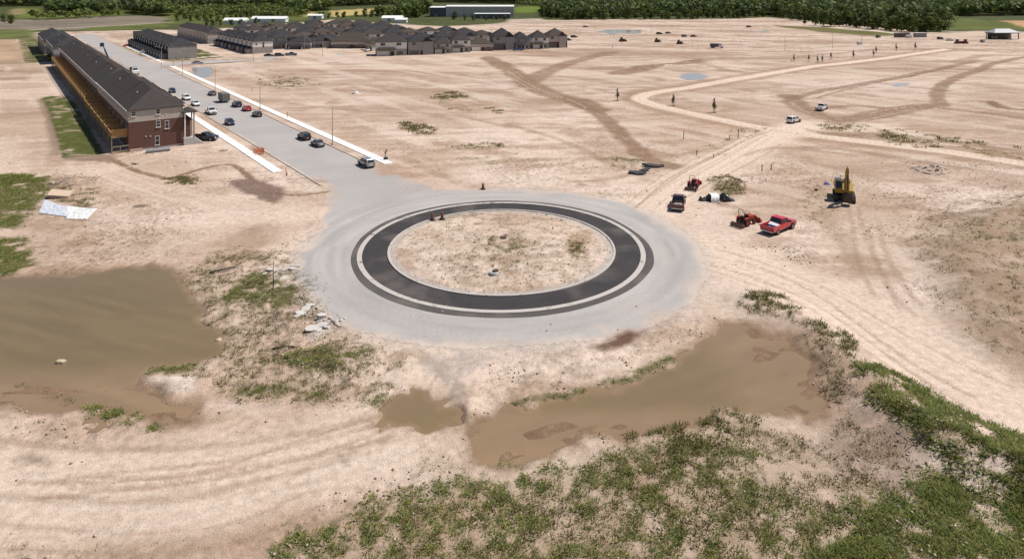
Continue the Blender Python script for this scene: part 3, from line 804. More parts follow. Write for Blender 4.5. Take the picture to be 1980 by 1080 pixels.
ts = np.concatenate([np.arange(46, 150, .45), np.arange(150, 600, 1.6)])
nn = np.concatenate([np.arange(27, 84, .45), np.arange(84, 150, 1.5)])
rx, ry, rt, rn = tn_grid(ts, nn)
rr = np.hypot(rx - RC[0], ry - RC[1])
d_ring = R_LANE + 1.4 - rr + (fbm(rx, ry, 6, 3, 81) - .5) * 2.4
d_st = np.where(inside(rx, ry, STREET_POLY), seg_dist(rx, ry, STREET_POLY, True), -seg_dist(rx, ry, STREET_POLY, True))
cross = np.minimum(np.minimum(rt - 335, 351 - rt), np.minimum(rn - 40, 148 - rn))
edge = np.maximum(np.maximum(d_ring, d_st), cross)
keep_v = (edge > 0) & (rr > R_KERB - .8)
fc = grid_faces(len(ts), len(nn))
fk = fc[keep_v[fc].all(1)]
used, inv = np.unique(fk, return_inverse=True)
fk = inv.reshape(-1, 4)
ux, uy, ue = rx[used], ry[used], edge[used]
soil_c, _ = tint(ux, uy)
asp = np.array((.365, .338, .326)) * (.9 + .2 * fbm(ux, uy, 7, 3, 82))[:, None]
rr_u = rr[used]
trk = fbm((np.arctan2(uy - RC[1], ux - RC[0])) * 2.2, rr_u, .9, 4, 83)     # tyre-swept arcs on the ring
asp = asp * np.where(rr_u < R_LANE + 3, .80 + .40 * trk, 1)[:, None]
near_k = (smooth01((ux * .8 + uy * .6 - 44) / 3) * smooth01((62 - ux * .8 - uy * .6) / 3) * smooth01((-.6 * ux + .8 * uy - 118) / 8))
fade = np.maximum(smooth01((ue + (fbm(ux, uy, 3.0, 4, 84) - .5) * 5.5) / 2.6), near_k * smooth01((ue + .1) / .8))
fade = fade * np.maximum(smooth01(ue / 1.5), near_k * smooth01(ue / .5))
fade = fade * (1 - poly_mask(ux, uy, DAMP[0][0], .8, .8, 1.8, 73))
fade = fade * (1 - .40 * smooth01((fbm(ux, uy, 9, 3, 85) - .58) / .2) * (1 - near_k))
# the south and east sides of the ring are buried under tracked-out soil
ang = np.arctan2(uy - RC[1], ux - RC[0])
rcol = soil_c * (1 - fade[:, None]) + asp * fade[:, None]
r_me = np_mesh('road', np.stack([ux, uy, np.full_like(ux, .02)], 1), fk, rcol, np.zeros(len(ux)), M_ROAD)
props(link_mesh('road', r_me), 'dusty grey asphalt street and roundabout lane', 'road', kind='structure')

def annulus(name, r0, r1, z, m, color, wob=0.0, seed=0, label=None, cat=None, arc=(0, 2 * math.pi)):
    seg, rad = 260, 10
    th = np.linspace(arc[0], arc[1], seg + 1)
    k = np.linspace(0, 1, rad)
    TH, K = np.meshgrid(th, k, indexing='ij')
    if wob:
        w = (fbm(np.cos(TH) * 9 + 50, np.sin(TH) * 9 + 50, 6.0, 3, seed) - .5) * 2.6 * wob
    else:
        w = 0
    R = r0 + (r1 + w - r0) * K
    x, y = (RC[0] + R * np.cos(TH)).ravel(), (RC[1] + R * np.sin(TH)).ravel()
    arc_n = fbm(TH.ravel() * 4, R.ravel(), .6, 4, seed + 8)
    c = np.array(color) * (.75 + .3 * fbm(x, y, 2.5, 3, seed + 3) + .25 * arc_n)[:, None]
    dust = np.clip((fbm(x, y, 4, 4, seed + 5) - .54) * .8, 0, .16)[:, None]
    c = c * (1 - dust) + np.array((.36, .30, .26)) * dust
    me = np_mesh(name, np.stack([x, y, np.full_like(x, z)], 1), grid_faces(seg + 1, rad), c, np.zeros(len(x)), m)
    return props(link_mesh(name, me), label, cat, kind='structure')

annulus('fresh_asphalt_strip', R_KERB - .05, R_FRESH + .05, .032, M_ROAD, (.088, .078, .075), .3, 91, 'dark new asphalt strip outside the concrete ring', 'road')
annulus('truck_apron', R_IN - .1, R_KERB_IN + .1, .045, M_ROAD, (.047, .042, .043), 0, 92, 'dark fresh asphalt apron of the roundabout', 'road')

def ring_kerb(name, r0, r1, h, label):
    seg = 220
    vs, fs = [], []
    prof = [(r0, .0), (r0, h), (r0 + .03, h + .012), (r1 - .03, h + .012), (r1, h), (r1, .0)]
    n = len(prof)
    for i in range(seg):
        a = 2 * math.pi * i / seg
        jz = .004 * math.sin(i * 1.7)
        for (r, z) in prof:
            vs.append((RC[0] + r * math.cos(a), RC[1] + r * math.sin(a), z + (jz if z else -.05)))
    for i in range(seg):
        for k in range(n - 1):
            fs.append((i * n + k, i * n + k + 1, ((i + 1) % seg) * n + k + 1, ((i + 1) % seg) * n + k))
    o = MB().add(vs, fs).build(name, M_KERB)
    return props(o, label, 'kerb', kind='structure')

def concrete_mat(name, c, stain, amt):
    m = bpy.data.materials.new(name); m.use_nodes = True
    nt = m.node_tree; b = nt.nodes['Principled BSDF']; L = nt.links.new
    b.inputs['Roughness'].default_value = .85
    geo = nt.nodes.new('ShaderNodeNewGeometry')
    n1 = nt.nodes.new('ShaderNodeTexNoise'); n1.inputs['Scale'].default_value = .55; n1.inputs['Detail'].default_value = 8; n1.inputs['Roughness'].default_value = .75
    n2 = nt.nodes.new('ShaderNodeTexNoise'); n2.inputs['Scale'].default_value = 14; n2.inputs['Detail'].default_value = 4
    L(geo.outputs['Position'], n1.inputs['Vector']); L(geo.outputs['Position'], n2.inputs['Vector'])
    r1 = nt.nodes.new('ShaderNodeMapRange'); r1.inputs['From Min'].default_value = .56; r1.inputs['From Max'].default_value = .64; r1.inputs['To Max'].default_value = amt; L(n1.outputs['Fac'], r1.inputs['Value'])
    mx = nt.nodes.new('ShaderNodeMix'); mx.data_type = 'RGBA'; mx.inputs[6].default_value = (*c, 1); mx.inputs[7].default_value = (*stain, 1); L(r1.outputs[0], mx.inputs[0])
    mr = nt.nodes.new('ShaderNodeMapRange'); mr.inputs['To Min'].default_value = .85; mr.inputs['To Max'].default_value = 1.12; L(n2.outputs['Fac'], mr.inputs['Value'])
    vm = nt.nodes.new('ShaderNodeVectorMath'); vm.operation = 'SCALE'; L(mx.outputs[2], vm.inputs[0]); L(mr.outputs[0], vm.inputs['Scale'])
    L(vm.outputs[0], b.inputs['Base Color'])
    return m
M_KERB = concrete_mat('kerb_concrete', (.46, .415, .385), (.12, .09, .075), .85)
M_WALK = concrete_mat('walk_concrete', (.80, .77, .73), (.55, .46, .38), .5)
ring_kerb('outer_kerb', R_KERB_IN, R_KERB, .075, 'wide pale concrete ring round the dark apron')
ring_kerb('inner_kerb', R_IN - .30, R_IN, .16, 'narrow pale kerb round the central island')

def strip(name, t0, t1, n0, n1, z0, z1, m, label, cat, step=3.0):
    """street-aligned slab cut into bays by narrow recessed joints"""
    root = empty(name, *P(t0, n0), STREET_ROT, 0.0)
    props(root, label, cat, kind='structure')
    mb = MB().box(0, n1 - n0, 0, t1 - t0, z0, z1 - .012)
    k = 0.0
    while k < t1 - t0 - .1:
        e = min(k + step - .03, t1 - t0)
        mb.box(.002, n1 - n0 - .002, k + .002, e, z1 - .011, z1 + random.uniform(-.003, .003))
        k += step
    mb.build('concrete_slab', m, root)
    return root
strip('sidewalk', 124, 333, 61.6, 63.5, -.1, .13, M_WALK, 'bright white concrete sidewalk on the open-field side of the street', 'sidewalk')
strip('sidewalk', 353, 470, 61.6, 63.3, -.1, .13, M_WALK, 'far sidewalk in front of the row across the street', 'sidewalk')
strip('sidewalk', 131, 480, 42.0, 43.8, -.1, .13, M_WALK, 'bright white concrete sidewalk in front of the brick-ended townhouses', 'sidewalk')
strip('kerb', 117.5, 480, 45.95, 46.2, -.1, .13, M_KERB, 'concrete kerb on the townhouse side of the street', 'kerb', 6)
strip('kerb', 126, 334, 59.2, 59.45, -.1, .13, M_KERB, 'concrete kerb on the open-field side of the street', 'kerb', 6)
for k in range(14):
    t = 369.2 + k * 6.2
    o = MB().box(0, 4.0, 0, 2.7, -.1, .05).build('driveway', M_KERB, None, loc=(*P(t, 63.6), 0), rot=(0, 0, STREET_ROT))
    props(o, 'concrete drives of the dark row across the street', 'driveway', 'drives of the far row', 'structure')

# ------------------------------------------------------------------ muddy water
M_WATER = attr_mat('muddy_water', .07, .9, .05, 0, .02, spec=.5)
M_WATER.node_tree.nodes['Principled BSDF'].inputs['IOR'].default_value = 1.33
def water(name, pts, z, rot, label, step=.45, shallow=(.245, .165, .098), deep=(.178, .127, .066), cat='pond'):
    """flat water sheet reaching just under the banks; silt tints it where it is shallow"""
    lo, hi = pts.min(0) - 3, pts.max(0) + 3
    xs, ys = np.arange(lo[0], hi[0], step), np.arange(lo[1], hi[1], step)
    X, Y = np.meshgrid(xs, ys, indexing='ij')
    x, y = X.ravel(), Y.ravel()
    d = seg_dist(x, y, pts, True)
    sd = np.where(inside(x, y, pts), d, -d)
    keep = sd > -2.4
    f = grid_faces(len(xs), len(ys))[:, ::-1]
    f = f[keep[f].all(1)]
    us_, inv_ = np.unique(f, return_inverse=True)
    x, y, sd = x[us_], y[us_], sd[us_]
    dep = z - height(x, y)
    ca, sa = math.cos(rot), math.sin(rot)
    st = fbm((x * ca + y * sa) / 7, -x * sa + y * ca, 1.1, 4, 63)
    k = smooth01((dep + (st - .5) * .25 - .02) / .30 + .25 * smooth01((sd - 2) / 6) - .1)[:, None]
    c = np.array(shallow) * (1 - k) + np.array(deep) * k
    c = c * (.82 + .36 * st)[:, None]
    me = np_mesh(name, np.stack([x, y, np.full_like(x, z)], 1), inv_.reshape(-1, 4), c, None, M_WATER, True)
    return props(link_mesh(name, me), label, cat, kind='structure')
water('muddy_pond', POND_L, -.13, -.38, 'wide brown rain pond at the left edge of the site')
water('muddy_puddle', POND_S, -.118, .3, 'small brown puddle between the two ponds')
water('muddy_pond', POND_R, -.13, .52, 'long brown rain pond in front of the roundabout')
for p, l in zip(PUDDLES, ('small pale puddle beside the curving gravel track', 'pale puddle on the graded lots', 'pale puddle behind the white sidewalk', 'thin pale puddle far across the lots', 'tiny far puddle near the tree belt')):
    water('puddle', p, -.12, .2, l, .9, (.36, .32, .31), (.33, .30, .30))

# ------------------------------------------------------------------ scattered grass and weeds
PAL = {'grass': [(.12, .165, .026), (.165, .195, .032), (.08, .12, .022), (.205, .215, .044), (.26, .225, .075), (.145, .145, .04)],
       'weed': [(.15, .145, .04), (.18, .155, .05), (.085, .095, .025), (.24, .19, .08), (.11, .10, .03)],
       'dry': [(.20, .155, .085), (.27, .20, .115), (.15, .12, .06), (.32, .25, .15), (.12, .11, .04)]}
def tufts(name, kind, nb, wid, label):
    X, Y, H = [], [], []
    for v in VEG:
        if v['kind'] != kind: continue
        lo, hi = v['poly'].min(0) - 2, v['poly'].max(0) + 2
        lo[1] = max(lo[1], 39)
        n = int(v['dens'] * (1.8 if kind == 'grass' else 2.2) * np.prod(hi - lo))
        x = lo[0] + RNG.random(n) * (hi[0] - lo[0]); y = lo[1] + RNG.random(n) * (hi[1] - lo[1])
        f = veg_field(v, x, y) + .02 * poly_mask(x, y, v['poly'], 1.0)
        k = (RNG.random(n) < f) & (np.abs(x / y) < .80)
        X.append(x[k]); Y.append(y[k]); H.append({'grass': .42, 'weed': .68, 'dry': .68}[kind] * v['h'] * (.5 + .9 * RNG.random(k.sum()) ** 1.5) * (1 + .9 * (y[k] > 150)))
    X, Y, H = np.concatenate(X), np.concatenate(Y), np.concatenate(H)
    Z = height(X, Y)
    # nothing grows in the water
    k = Z > -.15
    X, Y, Z, H = X[k], Y[k], Z[k], H[k]
    n = len(X)
    big = 1 + (np.hypot(X, Y) > 150) * .8
    th = RNG.random((n, nb)) * 2 * np.pi
    rad = (H * big)[:, None] * 1.2 * RNG.random((n, nb))
    bx, by = X[:, None] + rad * np.cos(th), Y[:, None] + rad * np.sin(th)
    lean = H[:, None] * ((.45 + 1.0 * RNG.random((n, nb))) if kind == 'grass' else (.3 + .8 * RNG.random((n, nb))))
    ht = H[:, None] * ((.3 + .65 * RNG.random((n, nb))) if kind == 'grass' else (.5 + .6 * RNG.random((n, nb))))
    ph = th + (RNG.random((n, nb)) - .5) * 2
    tx, ty = bx + lean * np.cos(ph), by + lean * np.sin(ph)
    w = wid * (H * big)[:, None] * (.7 + .8 * RNG.random((n, nb)))
    px, py = -np.sin(ph) * w, np.cos(ph) * w
    zb = np.repeat(Z[:, None], nb, 1) - .03
    v = np.stack([np.stack([bx - px, by - py, zb], -1), np.stack([bx + px, by + py, zb], -1), np.stack([tx, ty, zb + ht], -1)], 2).reshape(-1, 3)
    pal = np.array(PAL[kind])
    ci = RNG.integers(0, len(pal), n)
    base = pal[ci][:, None, :] * (.75 + .5 * RNG.random((n, nb, 1)))
    c = np.repeat(base[:, :, None, :], 3, 2).reshape(-1, 3)
    f = np.arange(len(v)).reshape(-1, 3)
    me = np_mesh(name, v, f, c, None, M_LEAF, False)
    return props(link_mesh(name, me), label, 'grass', kind='stuff')
tufts('grass', 'grass', 12, .13, 'dense green grass and clover in the foreground and along the banks')
tufts('weeds', 'weed', 10, .11, 'olive green weeds sprouting in clumps on the bare soil')
tufts('dry_weeds', 'dry', 8, .11, 'dry tan weed stubble scattered over the bare soil')

# ------------------------------------------------------------------ loose clods and stones
def clods():
    r = np.random.default_rng(19)
    n0 = 90000
    u = (r.random(n0) - .5) * 1.56; d = 40 * (140 / 40) ** r.random(n0)
    x, y = u * d, d
    p = np.clip((fbm(x, y, 9, 2, 24) - .42) * 4, .05, 1) * np.clip((fbm(x, y, 2.5, 3, 28) - .4) * 4, .03, 1) * (1 - .97 * road_flat(x, y))
    isl = np.hypot(x - RC[0], y - RC[1]) < 14.5
    p = np.where(isl, .25, p)
    for pts, w, s_ in HAUL: p = p * (1 - .93 * line_mask(x, y, pts, w, .4))
    k = r.random(n0) < p * .5
    x, y = x[k], y[k]; z = height(x, y); k = z > -.1; x, y, z = x[k], y[k], z[k]
    n = len(x)
    R = .03 + .10 * r.random(n) ** 4 + .0004 * y
    base = np.array([(1, 0, 0), (-1, 0, 0), (0, 1, 0), (0, -1, 0), (0, 0, .75), (0, 0, -.75)])
    f = np.array([(0, 2, 4), (2, 1, 4), (1, 3, 4), (3, 0, 4), (2, 0, 5), (1, 2, 5), (3, 1, 5), (0, 3, 5)])
    a = r.random(n) * 6.28; ca, sa = np.cos(a), np.sin(a)
    v = base[None] * (R[:, None, None] * (.7 + .6 * r.random((n, 6, 3))))
    vx = v[..., 0] * ca[:, None] - v[..., 1] * sa[:, None]; vy = v[..., 0] * sa[:, None] + v[..., 1] * ca[:, None]
    v = np.stack([vx + x[:, None], vy + y[:, None], v[..., 2] + z[:, None] + R[:, None] * .3], -1).reshape(-1, 3)
    fa = (f[None] + (np.arange(n) * 6)[:, None, None]).reshape(-1, 3)
    tone = r.random((n, 1))
    c = np.where(tone < .5, np.array((.38, .28, .20)), np.where(tone < .9, np.array((.55, .45, .37)), np.array((.24, .17, .12)))) * (.8 + .4 * r.random((n, 1)))
    o = link_mesh('loose_clods', np_mesh('loose_clods', v, fa, np.repeat(c, 6, 0), np.zeros(len(v)), M_SOIL, False))
    props(o, 'loose earth clods and stones strewn over the bare soil', 'clods', kind='stuff')
clods()

# ================================================================== buildings
M_ROOF = mat('roof_shingle', (.060, .050, .047), .92, var=.25, scale=1.2, spec=.15, bump=.3)
M_ROOF2 = mat('roof_shingle_blue', (.046, .043, .046), .92, var=.25, scale=1.2, spec=.15, bump=.3)
M_ROOF3 = mat('roof_shingle_brown', (.075, .060, .050), .92, var=.25, scale=1.2, spec=.15, bump=.3)
M_BRICK = pattern_mat('red_brick', (.145, .072, .055), (.118, .056, .045), 'brick', 1.0, .9, (.17, .11, .09))
M_BRICKB = pattern_mat('brown_brick', (.20, .12, .085), (.15, .085, .06), 'brick', 1.0, .9, (.22, .17, .13))
M_STONE = pattern_mat('grey_stone', (.34, .31, .29), (.27, .25, .235), 'stone', 1.0, .9, (.4, .37, .34))
M_SIDE = pattern_mat('beige_siding', (.44, .39, .35), (.46, .41, .37), 'siding', 1.0, .7, (.26, .23, .2))
M_SIDEW = pattern_mat('white_siding', (.76, .73, .70), (.79, .76, .72), 'siding', 1.0, .7, (.42, .4, .38))
M_SIDEG = pattern_mat('grey_siding', (.30, .29, .29), (.33, .32, .31), 'siding', 1.0, .7, (.18, .17, .17))
M_SIDED = pattern_mat('dark_siding', (.13, .125, .13), (.15, .14, .145), 'siding', 1.0, .7, (.07, .07, .07))
M_GLASS = mat('window_glass', (.025, .03, .036), .08, var=.1, spec=.6)
M_TRIM = mat('white_trim', (.7, .68, .65), .6, var=.06)
M_DARK = mat('dark_metal', (.03, .03, .032), .55, var=.2)
M_CONC = mat('cast_concrete', (.42, .40, .38), .9, var=.15, scale=2, bump=.2)
M_WOOD = mat('new_deck_wood', (.44, .25, .095), .75, var=.22, scale=2.5)
M_WOODG = mat('weathered_wood', (.33, .26, .19), .85, var=.25, scale=3)

def hip_roof(mb, x0, x1, y0, y1, z, rise, ov=.35, th=.18):
    x0, x1, y0, y1 = x0 - ov, x1 + ov, y0 - ov, y1 + ov
    w, d = x1 - x0, y1 - y0
    if d >= w:
        a, b = ((x0 + x1) / 2, y0 + w / 2, z + rise), ((x0 + x1) / 2, y1 - w / 2, z + rise)
        if d - w < .2: b = (a[0], a[1] + .1, a[2])
        vs = [(x0, y0, z), (x1, y0, z), (x1, y1, z), (x0, y1, z), (x0, y0, z - th), (x1, y0, z - th), (x1, y1, z - th), (x0, y1, z - th), a, b]
        fs = [(0, 1, 8), (1, 2, 9, 8), (2, 3, 9), (3, 0, 8, 9)]
    else:
        a, b = (x0 + d / 2, (y0 + y1) / 2, z + rise), (x1 - d / 2, (y0 + y1) / 2, z + rise)
        vs = [(x0, y0, z), (x1, y0, z), (x1, y1, z), (x0, y1, z), (x0, y0, z - th), (x1, y0, z - th), (x1, y1, z - th), (x0, y1, z - th), a, b]
        fs = [(0, 1, 9, 8), (1, 2, 9), (2, 3, 8, 9), (3, 0, 8)]
    fs += [(4, 5, 1, 0), (5, 6, 2, 1), (6, 7, 3, 2), (7, 4, 0, 3), (7, 6, 5, 4)]
    return mb.add(vs, fs)

def window(parent, face, u, z, w, h, at, frame=True, sill=True):
    """face: '-y','+y','-x','+x'; u along the wall, at = wall plane coordinate"""
    s = -1 if face[0] == '-' else 1
    def bx(a0, a1, z0, z1, d0, d1):
        lo, hi = sorted((at + s * d0, at + s * d1))
        return (a0, a1, lo, hi, z0, z1) if face[1] == 'y' else (lo, hi, a0, a1, z0, z1)
    o = MB().box(*bx(u - w / 2, u + w / 2, z - h / 2, z + h / 2, -.02, .03)).build('window', M_GLASS, parent)
    if frame:
        mb = MB()
        t = .07
        mb.box(*bx(u - w / 2 - t, u - w / 2, z - h / 2 - t, z + h / 2 + t, -.02, .06)); mb.box(*bx(u + w / 2, u + w / 2 + t, z - h / 2 - t, z + h / 2 + t, -.02, .06))
        mb.box(*bx(u - w / 2, u + w / 2, z + h / 2, z + h / 2 + t, -.02, .055)); mb.box(*bx(u - w / 2, u + w / 2, z - .025, z + .025, .032, .05))
        mb.build('window_frame', M_DARK if frame == 'dark' else M_TRIM, o)
    if sill:
        MB().box(*bx(u - w / 2 - .14, u + w / 2 + .14, z - h / 2 - .17, z - h / 2 - .03, -.02, .14)).build('window_sill', M_TRIM, o)
    return o

def townrow(t0, t1, n0, n1, he, rise, units, decks, label, near=False, wall_low=None, wall_up=None, zsplit=6.2, roofm=None, porch=True, zdrop=0):
    W, Lg = n1 - n0, t1 - t0
    root = empty('townhouse_row', *P(t0, n0), STREET_ROT, zdrop, label, 'townhouses')
    wall_low, wall_up, roofm = wall_low or M_BRICK, wall_up or M_SIDE, roofm or M_ROOF
    MB().box(0.06, W - .06, .06, Lg - .06, -.8, .5).build('foundation', M_CONC, root)
    MB().box(0, W, 0, Lg, .45, zsplit).build('wall', wall_low, root)
    MB().box(.004, W - .004, -.02, Lg + .02, zsplit, he).build('upper_wall', wall_up, root)
    rf = hip_roof(MB(), 0, W, 0, Lg, he, rise, .32).build('roof', roofm, root)
    if decks:      # fire walls break the long roof into sections
        for q in range(1, int(Lg // 26) + 1):
            yq = q * Lg / (int(Lg // 26) + 1)
            MB().add([(-.3, yq - .12, he + .03), (W / 2, yq - .12, he + rise + .2), (W + .3, yq - .12, he + .03), (-.3, yq + .12, he + .03), (W / 2, yq + .12, he + rise + .2), (W + .3, yq + .12, he + .03)], [(0, 1, 2), (5, 4, 3), (0, 3, 4, 1), (1, 4, 5, 2), (2, 5, 3, 0)]).build('fire_wall', M_ROOF3, rf)
    MB().box(-.42, -.325, -.3, Lg + .3, he - .16, he - .04).build('gutter', M_TRIM, root)
    ul = Lg / units
    for k in range(units):
        y = (k + .5) * ul
        if k % 4 == 1:      # plumbing vents poke through the slopes
            zx = random.uniform(.25, .42)
            MB().cyl((W * zx, y, he + rise * zx * 1.95 + .15), .13, .5, 'z', 10).build('roof_vent', M_TRIM if k % 3 else M_CONC, rf)
        for yy in (-.25, .25):
            window(root, '-x', y + yy * ul, he - .95, 1.0, 1.25, 0, near and k < 6, False)
        if not near:
            window(root, '-x', y, he - 3.6, 1.8, 1.5, 0, False, False)
        else:
            window(root, '-x', y - .18 * ul, zsplit - 2.1, 1.9, 2.0, 0, k < 5, False)      # patio door on to the deck
        if porch:     # projecting entrance bay with its own roof
            b = MB().box(W, W + 1.7, y - ul * .36, y + ul * .36, -.5, 5.4).build('front_bay', wall_up if k % 2 else wall_low, root)
            hip_roof(MB(), W - .3, W + 1.7, y - ul * .36, y + ul * .36, 5.4, 1.3, .28).build('bay_roof', roofm, root)
            MB().box(W + 1.71, W + 1.76, y - 1.3, y + 1.3, .0, 2.2).build('garage_door', M_SIDEG if k % 2 else M_TRIM, root)
            for yy in (-.2, .2):
                window(root, '+x', y + yy * ul, he - .95, .9, 1.2, W, False, False)
            if k % 2 == 0:
                hip_roof(MB(), W * .62, W + .5, y - ul * .22, y + ul * .22, he + .25, 1.5, .25).build('dormer_roof', roofm, root)
                MB().box(W + .006, W + .3, y - ul * .2, y + ul * .2, he - .6, he + .2).build('dormer_wall', wall_up, root)
        if decks:
            zf, dx = 3.3, 3.1
            dk = MB().box(-dx, -.01, y - ul * .38, y + ul * .38, zf - .2, zf - .03).build('deck', M_WOODG, root)
            mb = MB(); bw = dx / 9
            for q in range(9):
                mb.box(-dx + q * bw + .01, -dx + (q + 1) * bw - .015, y - ul * .38, y + ul * .38, zf - .029, zf + random.uniform(0, .01))
            mb.build('deck_boards', M_WOOD, dk)
            mb = MB()
            for q in range(12):
                yy = y - ul * .38 + (q + .5) * ul * .76 / 12
                mb.box(-dx - .03, -dx + .02, yy - .05, yy + .05, zf - .1, zf + 1.07)
            mb.box(-dx - .07, -dx + .07, y - ul * .38, y + ul * .38, zf + 1.07, zf + 1.12)
            mb.build('railing', M_WOOD, dk)
            mb = MB()
            for q in range(6):
                mb.box(-dx + .03, -.03, y - ul * .38 - .02, y - ul * .38 + .02, zf + .06 + q * .25, zf + .06 + q * .25 + .21)
            mb.box(-dx, -.03, y - ul * .38 - .05, y - ul * .38 + .05, zf + 1.57, zf + 1.63)
            mb.build('privacy_screen', M_WOOD, dk)
            for yy in (-.36, .36):
                MB().box(-dx + .02, -dx + .17, y + yy * ul - .07, y + yy * ul + .07, -.6, zf + 1.2).build('deck_post', M_WOODG, dk)
    return root, W, Lg

tr, W, Lg = townrow(166, 221, 22.8, 33.5, 8.8, 3.7, 8, True, 'long brick and siding townhouse row nearest the camera with timber decks', True)
# the brick end wall that faces the camera
for (u, z, w, h) in ((.95, 8.0, .75, 1.0), (5.65, 8.0, .7, 1.0), (5.7, 5.3, .75, 1.25), (7.4, 4.95, .7, 1.6), (5.5, 1.75, .75, 1.8)):
    window(tr, '-y', u, z, w, h, -.02 if z > 6.2 else 0, True, True)
for u, z in ((3.3, 2.9), (4.2, 2.8), (7.2, 7.3), (5.9, 6.4)):
    MB().box(u - .1, u + .1, -.12, 0 if z < 6.2 else -.02, z - .1, z + .1).build('vent_cover', M_TRIM, tr)
MB().box(.2, 2.6, -.5, 0, -.6, .5).build('foundation_step', mat('pink_sealant', (.45, .33, .27), .9), tr)
# tall corner porch on the street side
MB().box(W, W + 2.4, -.6, 2.2, -.6, 1.5).build('porch_base', M_CONC, tr)
for (a, b) in ((W + .25, -.45), (W + 2.1, -.45), (W + 2.1, 1.9)):
    MB().box(a - .13, a + .13, b - .13, b + .13, 1.5, 7.2).build('porch_column', M_TRIM if a < W + 1 else M_WOODG, tr)
hip_roof(MB(), W - .2, W + 2.5, -.7, 2.3, 7.35, 1.0, .2).build('porch_roof', M_ROOF, tr)
mb = MB()
for k in range(5):
    mb.box(W + 2.4 + k * .32, W + 2.72 + k * .32, -.6, 1.6, -.3, 1.3 - k * .27)
mb.build('porch_steps', M_CONC, tr)
# ground floor landing at the near deck
mb = MB()
for z in (.35, 1.35): mb.box(-3.1, -.02, -.12, 0, z, z + .16)
for x in (-3.1, -1.6): mb.box(x, x + .12, -.12, 0, -.3, 1.5)
mb.box(-3.1, -.02, -.1, 1.5, .0, .12)
mb.build('landing_rail', M_WOODG, tr)

townrow(221.3, 364, 23.2, 33.7, 8.1, 3.6, 20, True, 'long dark-roofed townhouse row with timber decks directly behind the brick-ended one', True)
townrow(374, 425, 21.5, 33.5, 8.0, 3.6, 7, False, 'dark-roofed townhouse row beyond the last deck, beside the far lawn', False, M_SIDED, M_SIDEG, 4.5, M_ROOF2)
townrow(430, 492, 20.5, 33.5, 7.6, 3.6, 8, False, 'farthest townhouse row at the top of the street', False, M_SIDED, M_SIDEG, 4.5, M_ROOF2)
ra, Wa, La = townrow(368, 472, 67.5, 80.5, 6.6, 3.3, 14, False, 'dark townhouse row with short drives across the street from the decks', False, M_SIDED, M_SIDEG, 3.6, M_ROOF2, False)
for u, z, w, h in ((2.0, 1.6, 1.2, 1.4), (5.2, 3.4, .7, 2.8), (7.3, 4.9, 1.1, 1.2), (7.2, 2.0, 1.0, .6)):
    window(ra, '-y', u, z, w, h, -.02 if z > 3.6 else 0, True, False)
MB().box(.01, Wa - .01, -.06, -.021, .3, 5.9).build('end_cladding', M_STONE, ra)
for k in range(14):           # lean-to garages along the street face of that row
    y = (k + .5) * La / 14
    MB().box(-3.2, 0, y - 2.6, y + 2.6, -.4, 2.9).build('front_garage', M_SIDED, ra)
    hip_roof(MB(), -3.2, .4, y - 2.6, y + 2.6, 2.9, 1.2, .3).build('garage_roof', M_ROOF2, ra)
    MB().box(-3.25, -3.2, y - 1.9, y + .6, .05, 2.2).build('garage_door', M_SIDEG, ra)
def gables(root, L_, n, xin, z, rise, wall, roofm, w=3.4):
    for k in range(n):
        y = (k + .5) * L_ / n
        ww = w * (1 if k % 2 else .75); hh = rise * (1 if k % 2 else .75)
        MB().add([(-.75, y - ww / 2, z), (-.75, y + ww / 2, z), (-.75, y, z + hh), (xin, y - ww / 2, z), (xin, y + ww / 2, z), (xin, y, z + hh)], [(0, 1, 2), (5, 4, 3), (0, 2, 5, 3), (2, 1, 4, 5), (0, 3, 4, 1)]).build('gable_roof', roofm, root)
        MB().box(-.55, -.004, y - ww * .4, y + ww * .4, z - 2.8, z - .002).build('gable_bay', wall, root)
        window(root, '-x', y, z - 1.3, 1.0, 1.3, -.55, False, False)
gables(ra, La, 14, 4.5, 6.62, 1.9, M_SIDED, M_ROOF2)
rb, Wb, Lb = townrow(370, 442, 108, 118.5, 6.4, 3.2, 9, False, 'townhouse row with pale end wall facing the dirt lots', False, M_STONE, M_SIDEW, 3.4, M_ROOF2, False)
for k in range(9):
    y = (k + .5) * Lb / 9
    MB().box(-2.6, 0, y - 3.0, y + 1.2, -.4, 2.8).build('front_garage', M_SIDED if k % 2 else M_STONE, rb)
    hip_roof(MB(), -2.6, .4, y - 3.0, y + 1.2, 2.8, 1.1, .3).build('garage_roof', M_ROOF2, rb)
gables(rb, Lb, 9, 4.0, 6.42, 1.8, M_SIDEW, M_ROOF2)
for u, z, w, h in ((5.6, 4.5, .9, 2.6), (2.0, 4.9, .9, 1.0)):
    window(rb, '-y', u, z, w, h, -.02, True, False)
townrow(452, 540, 105, 116, 6.6, 3.3, 10, False, 'far townhouse row with pale walls behind the dark row', False, M_STONE, M_SIDE, 3.4, M_ROOF, False)

